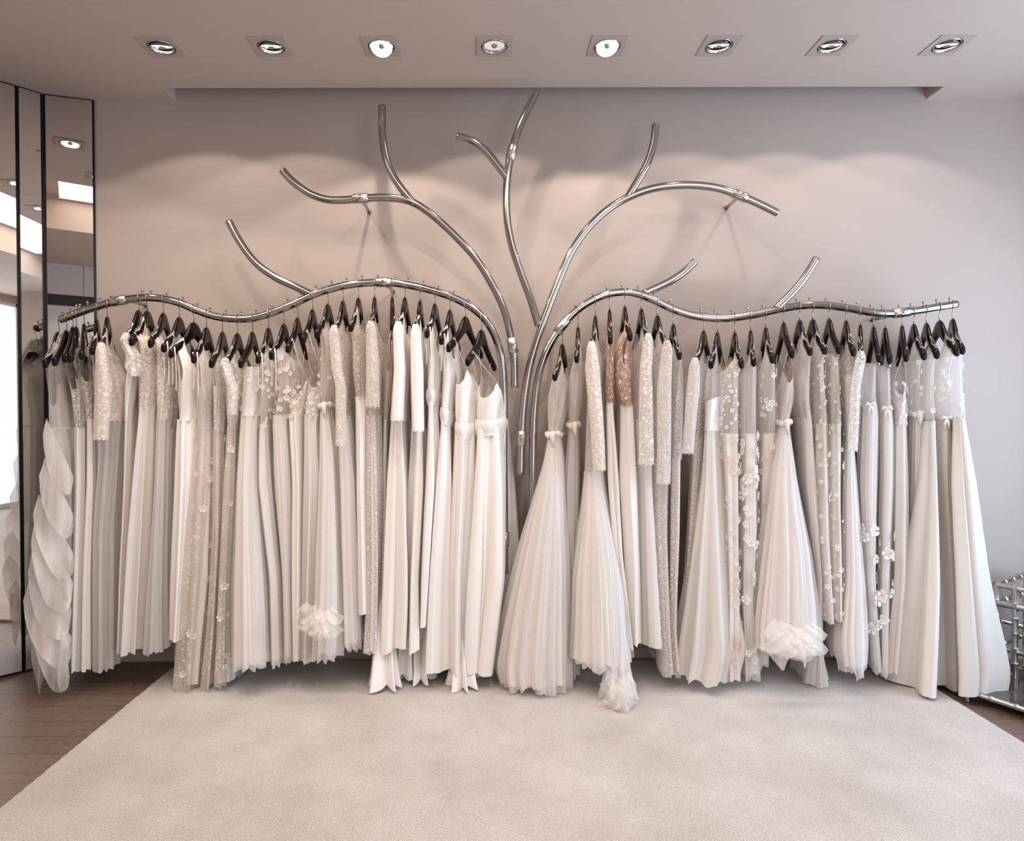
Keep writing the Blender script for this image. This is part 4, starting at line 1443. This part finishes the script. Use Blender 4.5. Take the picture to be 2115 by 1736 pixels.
def make_gown(i, g):
    rnd = random.Random(100 + i)
    o = g['o']
    left = i < NL
    rp = RAIL_L if left else RAIL_R
    grp = 'hangers on the left rail' if left else 'hangers on the right rail'
    for pre in ('dark glossy wooden hanger carrying the ', 'dark wooden hanger of the ', 'dark hanger of the ', 'hanger of the '):
        hl = pre + g['d']
        if len(hl.split()) <= 16: break
    hroot, c, th = hanger(*g['h'], rp, hl, grp)
    peg(rl if left else rr_, g['h'][0] + (7 if left else -6), rp)

    top = g['top']
    sh = o.get('sh', .198 if top in ('sleeve', 'cap') else .165)
    Uh = o.get('U', .19)
    back = o.get('back')
    Yb = o.get('Yb', .05 if back else 0.0)
    lv = []
    yw, yh = g['w'], g['lv'][-1][0]
    y0 = g['lv'][0][0]
    for (py, xl, xr) in g['lv']:
        if py <= yw:
            t = (py - y0) / max(1, (yw - y0))
            U = (.155 if top != 'straps' else .135) * (1 - t) + (.085 if o.get('knot') else .115) * t
            Yc = YR
        else:
            t = (py - yw) / (yh - yw)
            U = (.09 if o.get('knot') else .12) + (Uh - .12) * t ** 0.8
            Yc = YR - (0.0 if Uh <= .2 else (Uh - .19) * 1.0 * t)
        if back: U *= .8
        lv.append((py, xl, xr, U, Yc + Yb * min(1, max(0, (py - 700) / 250))))
    tops = []
    if top in ('cap', 'sleeve', 'tank'):
        tops = [(c.x, c.y, c.z + arm_top(sh), sh, 0.016), (c.x, c.y, c.z + arm_top(sh) - 0.02, sh * .97, 0.02)]
    form = Form(c, th, tops, lv)
    zw = P(0, yw, YR - .12).z
    zb = form.bot
    root = empty('wedding_gown', (c.x, c.y, zb))
    lab = g['d'] + ', ' + g['q']
    if len(lab.split()) > 16: lab = g['d']
    tag(root, lab, 'wedding dress', 'wedding gowns on the left rail' if left else 'wedding gowns on the right rail')
    z0 = P(0, y0, YR - .15).z

    arm = None
    if o.get('arm'):
        arm = (P(0, o['arm'][0], YR - .15).z, P(0, o['arm'][1], YR - .15).z, o['arm'][2])
    bmat, smat = MATS[g['bm']], MATS[g['sm']]
    b_ = gown_bodice(form, c, top, sh, z0, zw - 0.004, bmat, None, rnd, armhole=arm, scal=o.get('scal', 0.0015),
                     neck=o.get('neck', .075), depth=o.get('depth', .10))
    under(root, b_)
    if o.get('under') or g['bm'] in ('bead', 'nude') and False:
        # close fitting under bodice
        zu = min(form.top - 0.10, c.z - 0.27)
        rows = []
        for q in range(16):
            z = zu + (zw - zu) * q / 15
            rows.append([form.pt(z, 2 * math.pi * k / 64, -.006, -.003) for k in range(64)])
        under(root, grid_mesh('bodice_lining', rows, MATS['lining'], None))
    k = o.get('k', 8)
    amp = o.get('amp', .27 if g['sm'] in ('tulle', 'tullewarm') else .33)
    lin = o.get('lining')
    if lin:
        under(root, gown_skirt('skirt_lining', form, zw, zb + (.03 if g['sm'] in ('tulle', 'tullewarm', 'organza') else .012), MATS[lin], None, rnd, k=max(4, k // 2), amp=.22, ux=.93, vx=.88, tied=.3, cols=96, rowsn=24))
    tiedv = .75 if o.get('knot') or g['sm'] in ('tulle', 'tullewarm') else .45
    under(root, gown_skirt('skirt', form, zw + .004, zb, smat, None, rnd, k=k, amp=amp, tied=tiedv,
                           gu=.002, gv=.001, hem=o.get('hem', .006), rag=o.get('rag', 0.0) + (.008 if g['sm'] in ('tulle', 'tullewarm') else 0),
                           sharp=.75 if g['sm'] in ('tulle', 'tullewarm', 'chiffon', 'sheer') else 1.15, hemslope=o.get('hemslope', 0.0)))
    if g['sm'] in ('tulle',) and not back:
        under(root, gown_skirt('tulle_overlay', form, zw + .002, zb + .02, MATS['tulle'], None, rnd, k=k + 5, amp=amp, tied=.8,
                               ux=.97, vx=.93, rag=.03, sharp=.7, cols=144, rowsn=30))
    if top == 'sleeve' or o.get('sl'):
        sm_ = MATS[o.get('sleevemat', g['bm'])]
        under(root, gown_sleeve(c, th, o['sl'], sm_, None, rnd, sh=sh))
    if o.get('puff'):
        under(root, gown_sleeve(c, th, [(735, 254, 282), (760, 251, 284), (776, 262, 280)], MATS['lace'], None, rnd, sh=.17))
    eu = form.eu
    ns = o.get('strap', 0)
    if ns or o.get('loops'):
        rng = [-.6, .6] if ns else [.9]
        for s_ in rng:
            for q in range(max(1, ns // 2) if ns else 2):
                u0 = (.145 if s_ > 0 else -.145) + .009 * q
                if ns:
                    a0 = c + eu * u0 + Vector((0, 0, arm_top(u0) + .004))
                    ph = math.acos(max(-1, min(1, math.copysign(abs(s_ + .06 * q) ** 1.1, s_))))
                    e0 = form.pt(z0 - .004, (ph if q % 2 == 0 else -ph))
                    mid = (a0 + e0) / 2 + form.ev * (.002 * (q - 1))
                    under(root, tube('strap', [a0 + form.ev * .008, mid, e0], .0014, MATS['strap'], None, 6))
                else:
                    a0 = c + eu * (.176 + .004 * q) + Vector((0, 0, arm_top(.176) + .002)) + form.ev * (.010 if q else -.010)
                    e0 = a0 + Vector((0, 0, -.17 - .03 * q)) - eu * .01
                    under(root, tube('hanger_loop', [a0, (a0 + e0) / 2 + form.ev * .006, e0, e0 + Vector((0, 0, .004)) + form.ev * .006, a0 + form.ev * .004], .0013, MATS['strap'], None, 6))
    if o.get('clips'):
        for s_ in (1, -1):
            u0 = s_ * .165
            a0 = c + eu * u0 + Vector((0, 0, arm_bot(u0) + .004))
            vv, ff = [], []
            zt_ = z0 - 0.012
            tube_data([a0, Vector((a0.x, a0.y, zt_ + .02))], .0013, 6, True, 0, vv, ff)
            tube_data([Vector((a0.x, a0.y, zt_ + .026)) , Vector((a0.x, a0.y, zt_ - .004))], [.006, .009], 8, True, 0, vv, ff)
            cl = mesh_obj('clip', vv, ff, M_CHROME, None)
            cl.data.transform((Matrix.Translation(c) @ Matrix.Rotation(th - math.pi / 2, 4, 'Z')).inverted())
            cl.parent = hroot
    zwn = zw
    if o.get('knot'):
        vv, ff = [], []
        _, _, U_, V_ = form.at(zwn)
        path = []
        for q in range(49):
            a = 2 * math.pi * q / 48
            p = form.pt(zwn + .005 * math.sin(3 * a), a, .002, .002)
            path.append(p)
        rr = [.009 + .004 * math.sin(q * 1.3) + .004 * (math.cos(2 * math.pi * q / 48) > .5) for q in range(49)]
        tube_data(path, rr, 8, False, 0, vv, ff)
        a0 = form.pt(zwn, 0.1, .006, 0)
        tube_data([a0 + Vector((0, 0, .012)), a0, a0 + Vector((.003, -.002, -.03)), a0 + Vector((.006, 0, -.06))], [.010, .014, .009, .003], 8, True, 0, vv, ff)
        under(root, mesh_obj('knotted_waist', vv, ff, MATS['crepe' if g['bm'] != 'bead' else 'lining'], None))
    if o.get('bow'):
        vv, ff = [], []
        a0 = form.pt(zwn + .008, 0.0, .004, 0)
        for s_ in (1, -1):
            tube_data([a0, a0 + form.ev * (.013 * s_) + Vector((0, 0, .004)), a0 + form.ev * (.021 * s_) + Vector((0, 0, -.008))], [.005, .010, .003], 8, True, 0, vv, ff)
            tube_data([a0, a0 + form.ev * (.006 * s_) + Vector((0, 0, -.02)), a0 + form.ev * (.008 * s_) + Vector((0, 0, -.05))], [.004, .006, .003], 8, True, 0, vv, ff)
        under(root, mesh_obj('ribbon_bow', vv, ff, MATS['satin'], None))
    if o.get('peplum'):
        rows = []
        for q in range(9):
            t = q / 8
            rows.append([form.pt(zwn + .05 - .075 * t, 2 * math.pi * j / 80, .001 + .006 * math.sin(math.pi * min(1, t * 1.2)) , .002 + .006 * math.sin(math.pi * min(1, t * 1.1)), .003 * math.sin(5 * 2 * math.pi * j / 80)) + Vector((0, 0, .012 * math.sin(2 * math.pi * j / 80 + i))) for j in range(80)])
        under(root, grid_mesh('draped_waist', rows, smat, None))
    if o.get('satinwrap'):
        rows = []
        zt_ = P(0, 828, YR - .15).z
        for q in range(15):
            t = q / 14
            rows.append([form.pt(zt_ + (zw - .006 - zt_) * t, 2 * math.pi * j / 72, .002, .002, .002 * math.sin(3 * 2 * math.pi * j / 72 + 4 * t)) + Vector((0, 0, (1 - t) * .02 * math.sin(2 * math.pi * j / 72))) for j in range(72)])
        under(root, grid_mesh('satin_waistband', rows, MATS['satin'], None))
    if o.get('yoke'):
        rows = []
        for q in range(8):
            t = q / 7
            rows.append([form.pt(min(form.top, c.z + arm_top(.15 * abs(math.cos(2 * math.pi * j / 64)))) - .07 * t, 2 * math.pi * j / 64, .001, .004, .001, 2.2, .8, .4 + .5 * t) + Vector((0, 0, max(0, (c.z + arm_top(.15 * abs(math.cos(2 * math.pi * j / 64)))) - form.top))) for j in range(64)])
        under(root, grid_mesh('lace_yoke', rows, MATS['lace'], None))
    pm = MATS[o.get('petal', 'petal')]
    if o.get('flb'):
        n_, s_ = o['flb']
        flowers(form, root, rnd, n_, z0 - .005 if top != 'cap' else z0 + .03, zw - .01, s_, MATS['petal'], 'petal_applique', petals=5, disp=.003, single=True)
    if o.get('fl'):
        n_, s_ = o['fl']
        flowers(form, root, rnd, n_, zw, zb + .02, s_, pm, 'cloth_flower', single=True, disp=.008)
    if o.get('flow'):
        n_, s_ = o['flow']
        flowers(form, root, rnd, n_, zw, zb + .05, s_, MATS['petal'], 'net_flower', single=True, disp=.006, petals=5)
    if o.get('fll'):
        n_, s_ = o['fll']
        flowers(form, root, rnd, n_, P(0, 1090, YR - .15).z, P(0, 1340, YR - .15).z, s_, MATS['petal'], 'petal_applique', single=True, disp=.010, phr=1.5)
    if o.get('bunch'):
        bx, by, bY, rx, rz, ry = o['bunch']
        for q_, (dx, dy, sw, sh_, tl_) in enumerate(((-.30, -.55, .8, .8, .15), (.28, -.35, .75, .8, -.2), (0, .0, 1.0, .9, .05), (.1, .42, .62, .62, -.1))):
            under(root, swag(bx + dx * rx * 470, by + (dy - .5) * rz * 470, bY - .012 * q_, rx * sw, rz * 1.5 * sh_, ry, i + q_ * 3, 8 + q_, tl_))
    if o.get('train'):
        tx, ty0, ty1, tl, tr_, tY = o['train']
        f2 = Form(c, th * .5, [], [(ty0 - 130, (tl + tr_) / 2 - 9, (tl + tr_) / 2 + 9, .05, tY + .16), (ty0 - 20, (tl + tr_) / 2 - 18, (tl + tr_) / 2 + 18, .07, tY + .10), (ty1 - 20, tl + 4, tr_ - 4, .08, tY + .07), (ty1, tl, tr_, .09, tY + .07)])
        under(root, gown_skirt('train', f2, f2.top, f2.bot, smat, None, rnd, k=7, amp=.5, tied=.6, hem=.012, cols=110, rowsn=22, sharp=1.0))
    if o.get('ruffle'):
        tiers = [(120, 905, 96, 152, 95, .02), (110, 985, 92, 152, 110, .03), (115, 1062, 80, 151, 120, .045), (110, 1120, 72, 150, 130, .05),
                 (105, 1178, 66, 148, 130, .06), (100, 1236, 60, 148, 130, .06), (100, 1296, 76, 142, 118, .05)]
        for q, (cxp, py, xl, xr, drop, out) in enumerate(tiers):
            rows = []
            for a in range(15):
                t = a / 14
                row = []
                for b2 in range(31):
                    s_ = b2 / 30
                    y_up = py + 120 * (s_ - .35)          # seam climbs to the left
                    xx = xl + (xr - xl) * s_
                    bell = math.sin(math.pi * min(1, max(0, s_))) ** .5
                    dy = drop * (0.30 + .70 * bell) * t * (1.15 - .45 * s_)
                    ww = math.sin(s_ * 9 + q * 1.7 + t * 2.0)
                    yy = 2.845 - out * t * (1.0 + .5 * ww) - .010 * (q % 2) + .03 * (1 - bell) * (1 - t)
                    p = P(xx + (-10 * t if s_ < .5 else 0) * (1 - s_ * 2 if s_ < .5 else 0) + 2.5 * t * ww, y_up + dy, yy)
                    p.z = max(p.z, .022)
                    row.append(p)
                rows.append(row)
            under(root, grid_mesh('ruffle', rows, MATS['organza'], None, closed=False))
        # pointed hem panels
        for (xl, xr, y1, q) in ((66, 100, 1432, 0), (88, 138, 1428, 1)):
            rows = []
            for a in range(16):
                t = a / 15
                row = []
                for b2 in range(17):
                    s_ = b2 / 16
                    wd = (1 - t ** 2.2)
                    mx = (xl + xr) / 2 + (12 if q else -2) * t
                    x_ = mx + (s_ - .5) * (xr - xl) * (0.75 + .5 * math.sin(math.pi * t)) * max(.04, wd)
                    p = P(x_, 1300 + (y1 - 1300) * t, 2.82 - .02 * q + .02 * math.sin(6 * s_ + 3 * t))
                    p.z = max(p.z, .022)
                    row.append(p)
                rows.append(row)
            under(root, grid_mesh('pointed_hem_panel', rows, MATS['organza'], None, closed=False))
    return root


for i, g in enumerate(G):
    make_gown(i, g)

# ------------------------------------------------------------------ console table at the right
def bamboo(p, q, r, vv, ff, step=0.085):
    d = q - p
    L_ = d.length
    n = max(1, int(L_ / step))
    path, rad_ = [], []
    for k in range(n + 1):
        a = p + d * (k / n)
        e = d.normalized() * 0.004
        if k > 0:
            path += [a - e * 2, a - e]; rad_ += [r, r * 1.05]
        path += [a - e * .4, a + e * .4] if 0 < k < n else [a]
        rad_ += [r * 1.25, r * 1.25] if 0 < k < n else [r * 1.05]
        if k < n:
            path += [a + e, a + e * 2]; rad_ += [r * 1.05, r]
    tube_data(path, rad_, 12, True, 0, vv, ff)


TC = P(2057, 1207, 3.0)
d1 = Vector((0.52, -0.85, 0)).normalized()
d2 = Vector((0.85, 0.52, 0)).normalized()
tb = empty('console_table', (TC.x + .3, TC.y - .2, 0.0))
tag(tb, 'low console table with silver bamboo style metal frame and glass top beside the last gown', 'table')
TZ = TC.z
c0 = Vector((TC.x, TC.y, 0))
L1, L2 = .95, .36
cor = [c0, c0 + d1 * L1, c0 + d1 * L1 + d2 * L2, c0 + d2 * L2]
Z = lambda p, z: Vector((p.x, p.y, z))
for nm, z in (('top_frame', TZ), ('top_frame', TZ - .085)):
    vv, ff = [], []
    for k in range(4): bamboo(Z(cor[k], z), Z(cor[(k + 1) % 4], z), .013 if z == TZ else .016, vv, ff)
    under(tb, mesh_obj(nm, vv, ff, M_SILVER, None))
b0 = Vector((2.15, 2.80, 0))
bc = [b0, b0 + d1 * 1.0, b0 + d1 * 1.0 + d2 * .5, b0 + d2 * .5]
for z, cc in ((.045, bc), (.17, cor)):
    vv, ff = [], []
    for k in range(4): bamboo(Z(cc[k], z), Z(cc[(k + 1) % 4], z), .012, vv, ff)
    under(tb, mesh_obj('shelf_frame', vv, ff, M_SILVER, None))
for k in range(4):
    vv, ff = [], []
    bamboo(Z(bc[k], 0.0), Z(bc[k], .06), .014, vv, ff, .03)
    under(tb, mesh_obj('foot', vv, ff, M_SILVER, None))
for p in [cor[0], cor[1], cor[2], cor[3], c0 + d1 * .075, c0 + d1 * .12]:
    vv, ff = [], []
    bamboo(Z(p, .045), Z(p, TZ), .013, vv, ff, .07)
    under(tb, mesh_obj('leg', vv, ff, M_SILVER, None))
vv, ff = [], []
bamboo(Z(c0 + d1 * .02, .30), Z(c0 + d1 * .2 + d2 * .2, .24), .010, vv, ff)
bamboo(Z(c0 + d1 * .2, .30), Z(c0 + d1 * .02 + d2 * .2, .24), .010, vv, ff)
under(tb, mesh_obj('cross_stretcher', vv, ff, M_SILVER, None))


def slab(nm, cs, z, th_, mat):
    v = [(p.x, p.y, z) for p in cs] + [(p.x, p.y, z + th_) for p in cs]
    f = [(3, 2, 1, 0), (4, 5, 6, 7)] + [(k, (k + 1) % 4, 4 + (k + 1) % 4, 4 + k) for k in range(4)]
    under(tb, mesh_obj(nm, v, f, mat, None, False))


slab('glass_top', cor, TZ + .002, .006, M_GLASS)
slab('shelf', cor, TZ - .088, .005, M_GLASS)
slab('shelf', bc, .046, .006, M_SMOKE)
